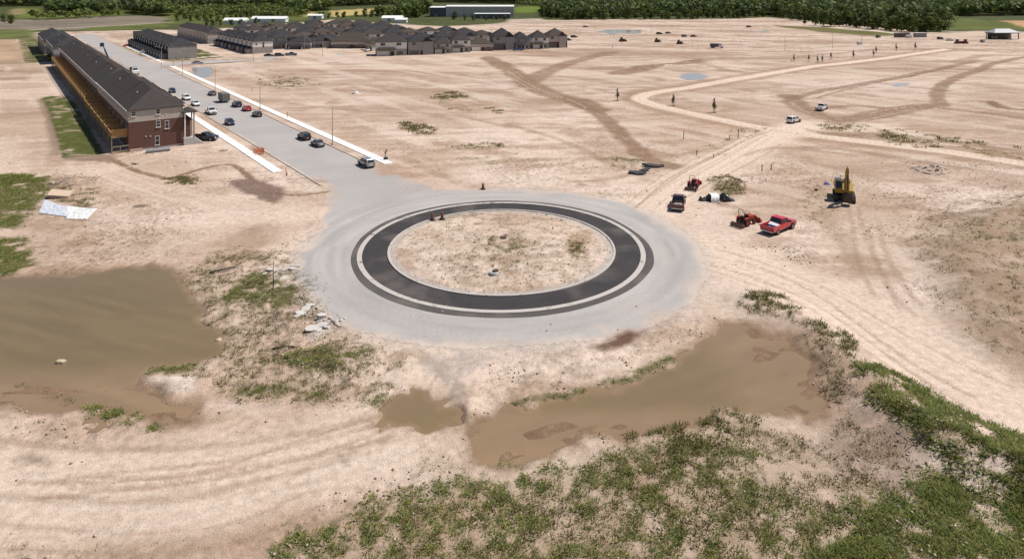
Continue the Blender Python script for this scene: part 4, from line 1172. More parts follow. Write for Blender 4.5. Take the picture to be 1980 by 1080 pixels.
# ------------------------------------------------------------------ detached houses
STYLES = [  # lower wall, upper wall, roof, words
    (M_STONE, M_SIDEW, M_ROOF, 'white-fronted'), (M_STONE, M_SIDEG, M_ROOF2, 'grey-walled'), (M_BRICKB, M_SIDE, M_ROOF3, 'brown brick'),
    (M_SIDED, M_SIDEG, M_ROOF2, 'charcoal'), (M_STONE, M_SIDE, M_ROOF, 'beige'), (M_BRICK, M_SIDE, M_ROOF3, 'red brick')]
def house(x, y, rot, w, d, he, rise, st, label, group, full=True, front='porch', zb=None):
    lo, up, rf, _ = STYLES[st]
    root = empty('detached_house', x, y, rot, zb, label, 'house', group)
    zs = he * .5
    MB().box(-w / 2, w / 2, -d / 2, d / 2, -.9, zs).build('wall', lo, root)
    MB().box(-w / 2 + .003, w / 2 - .003, -d / 2 - .02, d / 2 + .02, zs, he).build('upper_wall', up, root)
    r = hip_roof(MB(), -w / 2, w / 2, -d / 2, d / 2, he, rise, .4).build('roof', rf, root)
    if full:
        MB().cyl((w * .15, d * .12, he + rise * .62), .14, .6, 'z', 8).build('roof_vent', M_TRIM, r)
        yf = -d / 2
        if he > 4.5:
            for u in (-.28, .24):
                window(root, '-y', u * w, he - 1.15, w * .16, 1.3, yf - .02, True, False)
            window(root, '-x', -.1 * d, he - 1.2, 1.1, 1.3, -w / 2, False, False)
            window(root, '+x', -.1 * d, he - 1.2, 1.1, 1.3, w / 2, False, False)
        window(root, '-y', .28 * w, 1.5, w * .2, 1.5, yf, True, False)
        MB().box(-.02 * w, .08 * w, yf - .06, yf, 0, 2.2).build('door', M_DARK, root)
        MB().box(-.46 * w, -.08 * w, yf - .07, yf, 0, 2.3).build('garage_door', M_TRIM if st % 2 == 0 else M_SIDED, root)
        if front == 'porch':
            hip_roof(MB(), -.48 * w, .14 * w, yf - 1.5, yf + .2, zs - .1, .9, .2).build('porch_roof', rf, root)
            for u in (-.46, .12):
                MB().box(u * w - .13, u * w + .13, yf - 1.5, yf - 1.24, -.5, zs - .25).build('porch_column', M_TRIM, root)
        elif front == 'gable':
            mb = MB(); zz = he
            mb.add([(.05 * w, yf - .5, zz), (.45 * w, yf - .5, zz), (.25 * w, yf - .5, zz + rise * .55), (.05 * w, yf + 3, zz), (.45 * w, yf + 3, zz), (.25 * w, yf + 3, zz + rise * .55)],
                   [(0, 1, 2), (5, 4, 3), (0, 2, 5, 3), (2, 1, 4, 5), (0, 3, 4, 1)])
            mb.build('gable_roof', rf, root)
            MB().box(.07 * w, .43 * w, yf - .32, yf - .021, -.5, zz - .005).build('front_bay', up, root)
    return root

ORD = ['first', 'second', 'third', 'fourth', 'fifth', 'sixth', 'seventh', 'eighth', 'ninth', 'tenth', 'eleventh', 'twelfth', 'thirteenth', 'fourteenth', 'fifteenth', 'sixteenth', 'seventeenth', 'eighteenth', 'nineteenth', 'twentieth', 'twenty-first', 'twenty-second', 'twenty-third', 'twenty-fourth', 'twenty-fifth', 'twenty-sixth']
front_row = [(752, 108, 15.5, 7.0, 0, 'porch', 6.0), (809, 106, 13.0, 7.0, 1, 'gable', 6.0), (852, 104, 9.0, 5.4, 4, 'porch', 4.8), (887, 102, 10.0, 6.6, 0, 'porch', 5.6), (928, 99, 12.5, 4.2, 2, '', 4.6),
             (970, 97, 12.5, 7.2, 3, 'gable', 7.0), (1006, 96, 8.5, 6.0, 1, 'porch', 5.2), (1041, 94, 9.5, 6.4, 0, 'porch', 5.4), (1074, 92, 11.5, 6.8, 5, 'gable', 6.2)]
row_rot = math.atan2(396 - 351, 28 + 70) * .5
for i, (px, py, w, he, st, fr, rise) in enumerate(front_row):
    x, y = G(px, py)
    house(x, y + 6, row_rot, w, 12.5, he, rise * .68, st, f'{STYLES[st][3]} house with hipped roof, {ORD[i]} from the left in the front row', 'houses in the front row', True, fr)
for i, (px, py, w, he, st, fr, rise) in enumerate([(577, 95, 12, 4.2, 3, 'porch', 5), (618, 93, 12, 4.2, 3, 'gable', 5), (676, 94, 22, 4.0, 5, '', 6.6)]):
    x, y = G(px, py)
    house(x, y + 6, .12, w, 13, he, rise * .7, st, ['charcoal garage-fronted bungalow, leftmost of the low group', 'charcoal gabled bungalow in the middle of the low group', 'wide red brick bungalow left of the front row'][i], 'low bungalows left of the front row', True, fr)

env = np.array([(380, 42), (440, 40), (560, 37), (660, 35), (740, 38), (800, 45), (900, 50), (960, 57), (1000, 62)])
rng = random.Random(5)
ri = 0
for t, na, nb_ in ((352, 172, 285), (398, 132, 300), (432, 132, 310), (478, 130, 330), (512, 130, 340), (556, 130, 350), (592, 140, 350)):
    n = na; i = 0
    while n < nb_:
        w = rng.uniform(10.5, 14.5)
        x, y = P(t + rng.uniform(-1.5, 1.5), n)
        he = rng.choice((4.2, 6.0, 6.2, 6.4))
        rise = rng.uniform(2.4, 3.3)
        px = 990 + x * FPX / y
        ytop = FPX * (CAM_H - he - rise) / y + HORIZON
        ybase = FPX * CAM_H / y + HORIZON
        lim = np.interp(px, env[:, 0], env[:, 1])
        if ytop > lim and 465 < px < 985 and ybase < 100 - (0 if px < 800 else 4) and i < 16:
            st = rng.choice((0, 1, 1, 3, 3, 4, 2))
            house(x, y, STREET_ROT * .75 + (math.pi / 2 if rng.random() < .0 else 0), w, 12, he, rise, st,
                  f'dark-roofed {STYLES[st][3]} house, {ORD[i]} from the left in the {ORD[ri]} row behind', 'houses in the rows behind', True, rng.choice(('porch', 'gable', '')))
            i += 1
        n += w + 1.2
    ri += 1

# ------------------------------------------------------------------ far sheds
def shed(name, px0, px1, py, depth, h, wallm, roofm, label, rise=.5, side=None, rot=0.0):
    (x0, y0), (x1, _) = G(px0, py), G(px1, py)
    root = empty(name, (x0 + x1) / 2, y0 + depth / 2, rot, None, label, 'shed')
    w = x1 - x0
    MB().box(-w / 2, w / 2, -depth / 2, depth / 2, -1, h).build('wall', wallm, root)
    mb = MB(); o = .5
    mb.add([(-w / 2 - o, -depth / 2 - o, h), (w / 2 + o, -depth / 2 - o, h), (w / 2 + o, depth / 2 + o, h), (-w / 2 - o, depth / 2 + o, h), (-w / 2 - o, 0, h + rise), (w / 2 + o, 0, h + rise)],
           [(0, 1, 5, 4), (2, 3, 4, 5), (0, 4, 3), (1, 2, 5), (0, 3, 2, 1)])
    mb.build('roof', roofm, root)
    if side:
        MB().box(-w / 2 - .12, -w / 2 - .01, -depth / 2, depth / 2, -1, h - .05).build('end_wall', side, root)
    for k in range(int(w // 14)):
        MB().box(-w / 2 + 6 + k * 14, -w / 2 + 9 + k * 14, -depth / 2 - .06, -depth / 2, 0, 3.2).build('dock_door', M_SIDEG, root)
    return root
M_MET = mat('pale_metal_siding', (.50, .46, .43), .5, var=.08, scale=.4)
M_METD = mat('blue_grey_metal', (.085, .095, .12), .5, var=.1)
M_METW = mat('white_metal', (.80, .80, .78), .45, var=.05)
shed('warehouse', 862, 993, 33, 42, 12, M_MET, M_METW, 'long pale warehouse with flat roof behind the houses', 1.2)
shed('warehouse_annex', 831, 861, 33, 42, 11, M_METD, M_METW, 'blue-grey block joined to the left end of the pale warehouse', 1.0)
shed('loading_shed', 918, 986, 36.5, 14, 5.5, M_METD, M_METW, 'low dark open shed in front of the pale warehouse', .6)
shed('white_shed', 738, 776, 42, 16, 3.5, M_METW, M_METW, 'white metal shed behind the last houses', 2.2)
shed('white_shed', 764, 786, 44.5, 8, 3.0, M_METW, M_METW, 'smaller white lean-to beside the white metal shed', 1.6)
shed('greenhouse', 432, 474, 46, 9, 3.2, M_METW, M_METW, 'long white plastic greenhouse behind the rows, leftmost of the pair', 2.4)
shed('greenhouse', 486, 552, 43, 9, 3.2, M_METW, M_METW, 'long white plastic greenhouse behind the rows, rightmost of the pair', 2.4)
shed('farmhouse', 1106, 1120, 19, 20, 6, M_METW, M_SIDEG, 'white farmhouse half hidden by trees beyond the site', 3)
shed('barn', 1146, 1172, 19, 22, 8, M_METW, M_METW, 'white barn half hidden by trees beyond the site', 2)
shed('storage_shed', 595, 622, 37, 8, 3.5, M_SIDEW, M_METW, 'small white storage building at the edge of the tan field', 1.5)
# site office at the right edge
x, y = G(1938, 76)
so = empty('site_office', x, y, .1, None, 'grey-roofed open site shelter by the right edge', 'shelter')
MB().box(-9, 9, -4, 4, 4.0, 4.6).build('eave', M_METD, so)
hip_roof(MB(), -9, 9, -4, 4, 4.6, 2.4, .5).build('roof', mat('grey_metal_roof', (.32, .32, .35), .5), so)
for u in (-8.5, -3, 3, 8.5):
    for v in (-3.6, 3.6):
        MB().box(u - .2, u + .2, v - .2, v + .2, -.6, 4.0).build('post', M_DARK, so)
MB().box(-8, 8, 2.9, 3.3, -.5, 4.0).build('back_wall', M_SIDED, so)
MB().box(-7, -4, -1, 1, -.4, 2.2).build('crate_stack', M_WOODG, so)

# ================================================================== vehicles
M_TYRE = mat('tyre_rubber', (.018, .017, .017), .85, var=.2)
M_RIM = mat('rim_alloy', (.42, .42, .43), .35, .8, var=.1)
M_LAMP = mat('lamp_lens', (.75, .75, .72), .1, var=.05)
M_TAIL = mat('tail_lens', (.35, .012, .012), .2, var=.05)
M_PLATE = mat('plate_white', (.7, .7, .7), .5, var=.05)
M_BLACKP = mat('black_plastic', (.022, .022, .024), .6, var=.15)
def paint(name, c, metal=.15):
    return mat('paint_' + name, c, .28, metal, .05, 2.0, .5, 0, .6)
PAINT = {'silver': paint('silver', (.42, .43, .45), .5), 'grey': paint('grey', (.15, .15, .165), .4), 'black': paint('black', (.014, .013, .015)), 'darkblue': paint('darkblue', (.018, .03, .085)),
         'red': paint('red', (.56, .010, .035), 0), 'white': paint('white', (.80, .80, .80), 0), 'maroon': paint('maroon', (.085, .018, .022)), 'charcoal': paint('charcoal', (.05, .05, .052), .3),
         'blue': paint('blue', (.05, .12, .26)), 'olivegrey': paint('olivegrey', (.13, .125, .105), .3), 'navy': paint('navy', (.012, .014, .03))}

def wheel(root, x, y, r, w, rimm=None):
    o = MB().lathe([(r * .62, -w / 2), (r * .93, -w / 2), (r, -w / 2 + .03), (r, w / 2 - .03), (r * .93, w / 2), (r * .62, w / 2)], 20).build('wheel', M_TYRE, root, smooth=False, loc=(x, y, r), rot=(math.pi / 2, 0, 0))
    mb = MB().lathe([(0.02, -w * .36), (r * .63, -w * .42), (r * .63, w * .42), (0.02, w * .36)], 16)
    for k in range(5):
        a = 2 * math.pi * k / 5
        mb.beam((r * .12 * math.cos(a), r * .12 * math.sin(a), w * .41), (r * .58 * math.cos(a), r * .58 * math.sin(a), w * .44), r * .16, .03)
        mb.beam((r * .12 * math.cos(a), r * .12 * math.sin(a), -w * .41), (r * .58 * math.cos(a), r * .58 * math.sin(a), -w * .44), r * .16, .03)
    mb.build('rim', rimm or M_RIM, o)
    return o

def glass_quad(root, name, a, b, c, d, shrink=.1, off=.015, m=None):
    pts = [Vector(p) for p in (a, b, c, d)]
    cen = sum(pts, Vector()) / 4
    n = (pts[1] - pts[0]).cross(pts[3] - pts[0]).normalized()
    if n.dot(cen - Vector((cen.x * .6, 0, .9))) < 0: n = -n
    q = [cen + (p - cen) * (1 - shrink) + n * off for p in pts]
    q2 = [p - n * .03 for p in q]
    return MB().add([*q, *q2], [(0, 1, 2, 3), (7, 6, 5, 4), (0, 4, 5, 1), (1, 5, 6, 2), (2, 6, 7, 3), (3, 7, 4, 0)]).build(name, m or M_GLASS, root)

SHAPES = {  # lower profile (x, z, half width), cabin (x, z) front-low, front-top, rear-top, rear-low; wheelbase, radius
    'sedan': dict(low=[(2.32, .34, .72), (2.36, .55, .80), (2.2, .72, .82), (1.0, .93, .86), (-1.45, .97, .87), (-2.2, .94, .82), (-2.36, .72, .80), (-2.34, .34, .74)], cab=[(1.05, .92), (.25, 1.42), (-.95, 1.42), (-1.75, .95)], hw=.87, wb=(1.4, -1.4), r=.33),
    'suv': dict(low=[(2.3, .40, .76), (2.34, .66, .84), (2.15, .92, .87), (1.1, 1.06, .91), (-1.9, 1.08, .92), (-2.28, 1.05, .90), (-2.34, .7, .86), (-2.3, .40, .80)], cab=[(1.2, 1.05), (.45, 1.66), (-1.85, 1.68), (-2.22, 1.06)], hw=.92, wb=(1.42, -1.40), r=.37),
    'hatch': dict(low=[(2.0, .34, .70), (2.05, .6, .78), (1.9, .76, .80), (.95, .96, .84), (-1.7, 1.0, .85), (-1.98, .96, .82), (-2.04, .6, .79), (-2.0, .34, .74)], cab=[(1.05, .95), (.2, 1.48), (-1.4, 1.48), (-1.9, .98)], hw=.85, wb=(1.25, -1.25), r=.32),
}
def car(kind, px, py, heading, color, label, group=None, name=None, lights_rear=True, xy=None, z=None):
    S = SHAPES[kind]
    x, y = xy if xy else G(px, py)
    root = empty(name or ('suv' if kind == 'suv' else 'car'), x, y, heading, z, label, 'suv' if kind == 'suv' else 'car', group)
    m = PAINT[color]
    low = S['low']
    MB().prism([(p[0], p[1]) for p in low], [p[2] for p in low]).build('body', m, root, .05)
    c, hw = S['cab'], S['hw']
    tw = hw * .80
    MB().prism(c, [hw * .95, tw, tw, hw * .95]).build('cabin', m, root, .05)
    L_ = lambda i, s: (c[i][0], s * (hw * .95 if i in (0, 3) else tw), c[i][1])
    glass_quad(root, 'windscreen', L_(0, -1), L_(0, 1), L_(1, 1), L_(1, -1), .12)
    glass_quad(root, 'rear_window', L_(3, -1), L_(3, 1), L_(2, 1), L_(2, -1), .16)
    for s in (-1, 1):
        f0, f1, r1, r0 = (Vector(L_(i, s)) for i in (0, 1, 2, 3))
        ml, mt = f0.lerp(r0, .47), f1.lerp(r1, .38)
        glass_quad(root, 'side_window', f0, f1, mt, ml, .14)
        glass_quad(root, 'side_window', ml, mt, r1, r0, .14)
        zf = low[1][1] + .05; zr = low[-2][1] + .08
        MB().box(low[1][0] - .16, low[1][0] + .012, s * .62 - .16, s * .62 + .16, zf, zf + .13).build('headlight', M_LAMP, root)
        MB().box(low[-2][0] - .02, low[-2][0] + .16, s * .66 - .13, s * .66 + .13, zr, zr + .17).build('tail_light', M_TAIL, root)
        MB().box(c[0][0] - .35, c[0][0] - .15, s * (hw + .02), s * (hw + .2), c[0][1] + .02, c[0][1] + .16).build('mirror', m, root)
        for wx in S['wb']:
            wheel(root, wx, s * (hw - .09), S['r'], .22)
            MB().cyl((wx, s * (hw - .12), S['r'] + .02), S['r'] + .07, .2, 'y', 18).build('wheel_arch', M_BLACKP, root)
    MB().box(low[-1][0] - .06, low[0][0] + .06, -.74, .74, .2, .37).build('underbody', M_BLACKP, root)
    MB().box(low[-2][0] - .03, low[-2][0] - .005, -.2, .2, .58, .70).build('licence_plate', M_PLATE, root)
    MB().box(low[1][0] + .0, low[1][0] + .025, -.45, .45, .46, .6).build('grille', M_BLACKP, root)
    return root

def pickup(px, py, heading, color, label, xy=None, z=None, group=None):
    x, y = xy if xy else G(px, py)
    root = empty('pickup_truck', x, y, heading, z, label, 'pickup', group)
    m = PAINT[color]
    MB().prism([(2.85, .5), (2.9, .85), (2.75, 1.1), (1.35, 1.2), (-.75, 1.2), (-.75, .5)], [.86, .92, .94, .97, .98, .94]).build('body', m, root, .05)
    mb = MB()
    for s in (-1, 1): mb.box(-2.85, -.76, s * .98 if s < 0 else .86, -.86 if s < 0 else .98, .5, 1.2)
    mb.box(-2.85, -.76, -.859, .859, .5, .68)
    mb.build('cargo_bed', m, root, .02)
    MB().box(-2.92, -2.852, -.97, .97, .52, 1.19).build('tailgate', m, root, .02)
    c = [(1.3, 1.18), (.55, 1.85), (-.55, 1.86), (-.78, 1.18)]; hw, tw = .95, .78
    MB().prism(c, [hw, tw, tw, hw]).build('cabin', m, root, .05)
    L_ = lambda i, s: (c[i][0], s * (hw if i in (0, 3) else tw), c[i][1])
    glass_quad(root, 'windscreen', L_(0, -1), L_(0, 1), L_(1, 1), L_(1, -1), .12)
    glass_quad(root, 'rear_window', L_(3, -1), L_(3, 1), L_(2, 1), L_(2, -1), .2)
    for s in (-1, 1):
        f0, f1, r1, r0 = (Vector(L_(i, s)) for i in (0, 1, 2, 3))
        ml, mt = f0.lerp(r0, .55), f1.lerp(r1, .45)
        glass_quad(root, 'side_window', f0, f1, mt, ml, .14); glass_quad(root, 'side_window', ml, mt, r1, r0, .16)
        MB().box(2.72, 2.905, s * .7 - .16, s * .7 + .16, .78, .98).build('headlight', M_LAMP, root)
        MB().box(-2.95, -2.8, s * .9 - .085, s * .9 + .085, .72, 1.1).build('tail_light', M_TAIL, root)
        MB().box(.95, 1.15, min(s * .98, s * 1.2), max(s * .98, s * 1.2), 1.2, 1.42).build('mirror', M_BLACKP, root)
        for wx in (1.85, -1.75):
            wheel(root, wx, s * .88, .40, .26)
            MB().cyl((wx, s * .875, .44), .48, .2, 'y', 18).build('wheel_arch', M_BLACKP, root)
    MB().box(-2.8, 2.8, -.8, .8, .32, .52).build('underbody', M_BLACKP, root)
    MB().box(-3.08, -2.93, -.9, .9, .48, .66).build('rear_bumper', M_RIM, root, .02)
    MB().box(2.88, 3.0, -.9, .9, .48, .68).build('front_bumper', M_RIM, root, .02)
    MB().box(-3.1, -3.085, -.17, .17, .5, .62).build('licence_plate', M_PLATE, root)
    MB().box(2.9, 2.925, -.5, .5, .75, 1.0).build('grille', M_BLACKP, root)
    return root

UP, DOWN = STREET_DIR, STREET_DIR + math.pi
PK = 'cars parked along the street'
car('suv', 708, 321, UP, 'silver', 'silver grey suv parked by itself nearest the roundabout', PK)
car('sedan', 614, 282, UP, 'grey', 'grey sedan parked behind a black suv by the light pole', PK)
car('suv', 588, 269, UP, 'black', 'black suv parked in front of the grey sedan', PK)
car('hatch', 497, 225, UP, 'charcoal', 'dark charcoal hatchback parked behind the small red car', PK)
car('hatch', 477, 214, UP, 'red', 'small red car parked between two dark cars', PK)
car('suv', 458, 206, UP, 'darkblue', 'dark blue suv parked in front of the red car', PK)
car('sedan', 410, 184, UP, 'olivegrey', 'grey-green sedan parked in front of the box trailer', PK)
car('hatch', 444, 241, DOWN, 'darkblue', 'blue hatchback driving down the middle of the street', PK)
pickup(408, 220, DOWN, 'white', 'white pickup parked on the townhouse side of the street', group=PK)
car('sedan', 378, 204, DOWN, 'white', 'white sedan parked behind the white pickup', PK)
car('suv', 360, 193, DOWN, 'white', 'white suv parked second behind the white pickup', PK)
car('hatch', 333, 179, DOWN, 'darkblue', 'dark blue hatchback showing beside the brick-ended roof', PK)
pickup(397, 271, math.radians(-8), 'navy', 'dark navy pickup parked in the drive beside the brick end wall', group=PK)
car('hatch', 386, 237, DOWN, 'black', 'black car nosed in behind the corner porch of the townhouses', PK, xy=P(190, 37.5))
car('sedan', 382, 123, math.radians(12), 'silver', 'silver sedan on the side street past the sidewalk end')
car('suv', 281, 103, STREET_ROT, 'white', 'white suv in a drive of the dark row')
car('sedan', 247, 90, STREET_ROT, 'red', 'red car in the farthest drive of the dark row')
car('sedan', 520, 109, .1, 'black', 'black sedan parked by the pale-ended row, leftmost of three')
car('suv', 540, 109, .1, 'charcoal', 'charcoal suv parked in the middle of three by the pale-ended row')
pickup(563, 108, .15, 'blue', 'blue pickup parked right of the charcoal suv')
pickup(712, 99, 1.2, 'white', 'white pickup parked left of the front row of houses')
pickup(1002, 98, .1, 'blue', 'dark blue pickup parked in front of the front row')
car('suv', 1098, 78, .2, 'black', 'black suv parked past the right end of the front row, nearer one')
car('suv', 1110, 73, .2, 'black', 'black suv parked past the right end of the front row, farther one')
car('suv', 542, 85, .8, 'white', 'white suv parked between the bungalows and the pale-ended row')
car('suv', 1535, 237, math.radians(38), 'white', 'white suv with dark rear glass driving on the dirt crossing')
pickup(1589, 212, math.radians(50), 'white', 'white pickup driving away along the brown dirt swath')
pickup(1312, 399, math.radians(73), 'maroon', 'dark maroon pickup with cluttered bed parked at the edge of the haul road')
red_truck = pickup(1506, 445, math.radians(38), 'red', 'bright red pickup with blue tarp in its bed parked on the dirt')

def in_bed(root, name, mb, m, label, cat, bevel=0):
    o = mb.build(name, m, None, bevel)
    o.location = root.location; o.rotation_euler = root.rotation_euler
    return props(o, label, cat)
M_BLUE = mat('blue_tarp', (.035, .07, .2), .5, var=.3, scale=6)
M_SHEET = mat('white_sheet', (.72, .71, .70), .6, var=.1, scale=4)
def lump(x0, x1, y0, y1, z0, h, seed=0, n=10):
    r = random.Random(seed); mb = MB(); vs, fs = [], []
    for i in range(n):
        for j in range(n):
            u, v = i / (n - 1), j / (n - 1)
            e = min(u, 1 - u, v, 1 - v) * 4
            vs.append((x0 + u * (x1 - x0), y0 + v * (y1 - y0), z0 + min(1, e) * h * (.6 + .6 * r.random())))
    for i in range(n - 1):
        for j in range(n - 1):
            fs.append((i * n + j, i * n + j + 1, (i + 1) * n + j + 1, (i + 1) * n + j))
    k = len(vs); vs += [(x0, y0, z0 - .06), (x1, y0, z0 - .06), (x1, y1, z0 - .06), (x0, y1, z0 - .06)]
    return mb.add(vs, fs)
in_bed(red_truck, 'blue_tarp', lump(-2.75, -1.55, -.82, .82, .75, .25, 3), M_BLUE, 'crumpled blue tarp in the bed of the red pickup', 'tarp')
in_bed(red_truck, 'foam_sheets', MB().obox((-1.2, 0, 1.12), (.7, 1.6, .05), (0, -.2, 0)).obox((-1.1, .1, 1.2), (.65, 1.3, .05), (0, -.32, .1)), M_SHEET, 'white foam sheets leaning behind the cab of the red pickup', 'sheets')
red_truck.scale = (1.06,) * 3
mar = [o for o in COL.objects if o.name.startswith('pickup_truck') and 'maroon' in o.get('label', '')][0]
in_bed(mar, 'tool_pile', lump(-2.6, -1.0, -.8, .8, .72, .3, 5), mat('clutter_grey', (.35, .33, .31), .7, var=.6, scale=14), 'pale tools and offcuts heaped in the bed of the maroon pickup', 'tools')

# enclosed trailer parked on the street
x, y = G(433, 197)
tl = empty('box_trailer', x, y, UP, None, 'grey-green ribbed box trailer parked on the street', 'trailer')
M_TRL = mat('trailer_panel', (.15, .15, .125), .5, var=.15)
MB().box(-2.6, 2.4, -1.1, 1.1, .55, 2.75).build('box', M_TRL, tl, .03)
for s in (-1, 1):
    for k in range(8):
        MB().box(-2.4 + k * .65, -2.3 + k * .65, min(s * 1.1, s * 1.15), max(s * 1.1, s * 1.15), .6, 2.7).build('rib', mat('trailer_rib', (.24, .235, .2), .5), tl)
    wheel(tl, -.4, s * 1.05, .36, .22); wheel(tl, .45, s * 1.05, .36, .22)
for k in range(4):
    MB().box(-2.66, -2.6, -1.0 + k * .55, -.82 + k * .55, .62, 2.65).build('door_rib', mat('trailer_rib', (.24, .235, .2), .5), tl)
MB().beam((2.4, 0, .5), (3.6, 0, .5), .14).build('drawbar', M_DARK, tl)

def dump_truck(px, py, heading, cabm, boxm, label, xy=None, boxh=1.4):
    x, y = xy if xy else G(px, py)
    r = empty('dump_truck', x, y, heading, None, label, 'truck')
    MB().box(-3.6, 3.3, -.5, .5, .75, 1.05).build('chassis', M_DARK, r)
    MB().prism([(3.6, .7), (3.6, 1.75), (2.6, 1.9), (2.2, 2.85), (.95, 2.9), (.95, .7)], [1.0, 1.05, 1.1, 1.0, 1.05, 1.15]).build('cab', cabm, r, .05)
    glass_quad(r, 'windscreen', (2.6, -1.1, 1.9), (2.6, 1.1, 1.9), (2.2, 1.0, 2.85), (2.2, -1.0, 2.85), .14)
    for s in (-1, 1):
        MB().box(1.2, 2.1, min(s * 1.09, s * 1.125), max(s * 1.09, s * 1.125), 1.9, 2.6).build('side_window', M_GLASS, r)
        for wx in (2.7, -1.6, -2.8): wheel(r, wx, s * 1.02, .5, .32)
        MB().box(3.55, 3.63, s * .8 - .15, s * .8 + .15, 1.0, 1.25).build('headlight', M_LAMP, r)
    mb = MB()
    mb.box(-3.8, .75, -1.2, 1.2, 1.1, 1.25)
    for s in (-1, 1): mb.box(-3.8, .75, 1.1 if s > 0 else -1.2, 1.2 if s > 0 else -1.1, 1.251, 1.25 + boxh)
    mb.box(.65, .75, -1.099, 1.099, 1.251, 1.5 + boxh); mb.box(-3.8, -3.7, -1.099, 1.099, 1.251, 1.2 + boxh)
    mb.build('dump_box', boxm, r)
    return r
dump_truck(273, 144, DOWN, PAINT['white'], M_BLACKP, 'white-cabbed truck with black box parked behind the deck townhouses', xy=P(312, 44.9))
dump_truck(1386, 93, math.radians(-10), PAINT['white'], PAINT['darkblue'], 'blue and white truck driving across the far graded lots')

# telescopic handler working in front of the second townhouse row
x, y = P(350, 40)
th = empty('telehandler', x, y, UP + .1, None, 'telescopic handler with long raised boom behind the townhouse roofs', 'telehandler')
MB().box(-2.4, 2.4, -.9, .9, .6, 1.4).build('chassis', M_DARK, th, .05)
MB().box(-.8, .9, .15, .95, 1.4, 2.6).build('cab', PAINT['darkblue'], th, .05)
for wx in (1.7, -1.7):
    for s in (-1, 1): wheel(th, wx, s * 1.05, .65, .45, M_DARK)
MB().beam((-2.2, -.4, 2.0), (7.5, -.4, 7.0), .5, .5).build('boom', PAINT['navy'], th)
MB().beam((7.3, -.4, 6.9), (12.5, -.4, 9.6), .34, .34).build('boom_extension', PAINT['darkblue'], th)
MB().box(12.2, 12.6, -1.2, .4, 7.9, 9.6).build('fork_carriage', M_DARK, th)

# ------------------------------------------------------------------ compact tractors
def tractor(px, py, heading, hoodc, label, loader):
    x, y = G(px, py)
    r = empty('compact_tractor', x, y, heading, None, label, 'tractor')
    hm = mat('tractor_' + loader, hoodc, .4, 0, .1)
    MB().prism([(1.7, .65), (1.72, 1.1), (1.6, 1.25), (.35, 1.32), (.35, .6)], [.30, .30, .28, .33, .33]).build('hood', hm, r, .04)
    MB().box(-.75, .5, -.28, .28, .45, .8).build('chassis', M_DARK, r)
    MB().box(.28, .36, -.33, .33, 1.0, 1.45).build('dashboard', M_BLACKP, r)
    MB().lathe([(.02, -.02), (.19, -.02), (.19, .02), (.02, .02)], 14).build('steering_wheel', M_BLACKP, r, loc=(.12, 0, 1.45), rot=(0, -.6, 0))
    mb = MB().box(-.65, -.15, -.25, .25, .88, 1.02).box(-.72, -.6, -.25, .25, 1.0, 1.45)
    mb.build('seat', M_BLACKP, r, .04)
    for s in (-1, 1):
        wheel(r, -.45, s * .68, .58, .36, hm); wheel(r, 1.3, s * .58, .36, .24, hm)
        MB().prism([(-.95, 1.0), (-.8, 1.2), (-.1, 1.22), (.15, .95), (.1, .92), (-.15, 1.15), (-.75, 1.13), (-.88, .95)], .2).build('fender', hm, r, loc=(0, s * .66, 0))
    MB().tube([(-.8, -.5, .75), (-.82, -.5, 1.4), (-.95, -.48, 2.3), (-.97, -.38, 2.42), (-.97, .38, 2.42), (-.95, .48, 2.3), (-.82, .5, 1.4), (-.8, .5, .75)], .045, 8).build('roll_bar', M_DARK, r)
    bb = MB()      # box blade behind
    bb.box(-2.2, -2.12, -.95, .95, .08, .55).box(-1.72, -1.66, -.95, .95, .3, .55)
    for s in (-1, 1): bb.box(-2.2, -1.5, .9 if s > 0 else -.95, .95 if s > 0 else -.9, .02, .58)
    bb.build('box_blade', mat('rusty_steel', (.13, .085, .06), .7, .3, .3, 5), r)
    lk = MB()
    for s in (-.35, .35): lk.beam((-.7, s, .5), (-1.7, s, .45), .07)
    lk.beam((-.65, 0, .95), (-1.9, 0, .75), .06).beam((-1.9, -.35, .5), (-1.9, 0, .85), .06).beam((-1.9, .35, .5), (-1.9, 0, .85), .06)
    lk.build('hitch', M_DARK, r)
    if loader:
        la = MB()
        for s in (-1, 1):
            la.beam((.4, s * .42, 1.15), (1.7, s * .48, 1.2), .11, .16); la.beam((1.7, s * .48, 1.2), (2.45, s * .48, .5), .11, .16)
            la.beam((.4, s * .42, .55), (.4, s * .42, 1.2), .1)
        la.build('loader_arm', hm, r)
        MB().prism([(2.4, .75), (2.35, .2), (2.45, .1), (3.05, .08), (3.05, .13), (2.5, .17), (2.44, .25), (2.47, .75)], .82).build('loader_bucket', hm, r)
        for s in (-1, 1): MB().prism([(2.42, .75), (2.4, .12), (3.05, .1)], .02).build('bucket_cheek', hm, r, loc=(0, s * .81, 0))
    return r
tractor(1341, 363, math.radians(62), (.33, .02, .03), 'dark red compact tractor with box blade beside the maroon pickup', 'red')
tractor(1441, 434, math.radians(35), (.36, .045, .025), 'orange-red compact tractor with front loader beside the red pickup', 'orange')

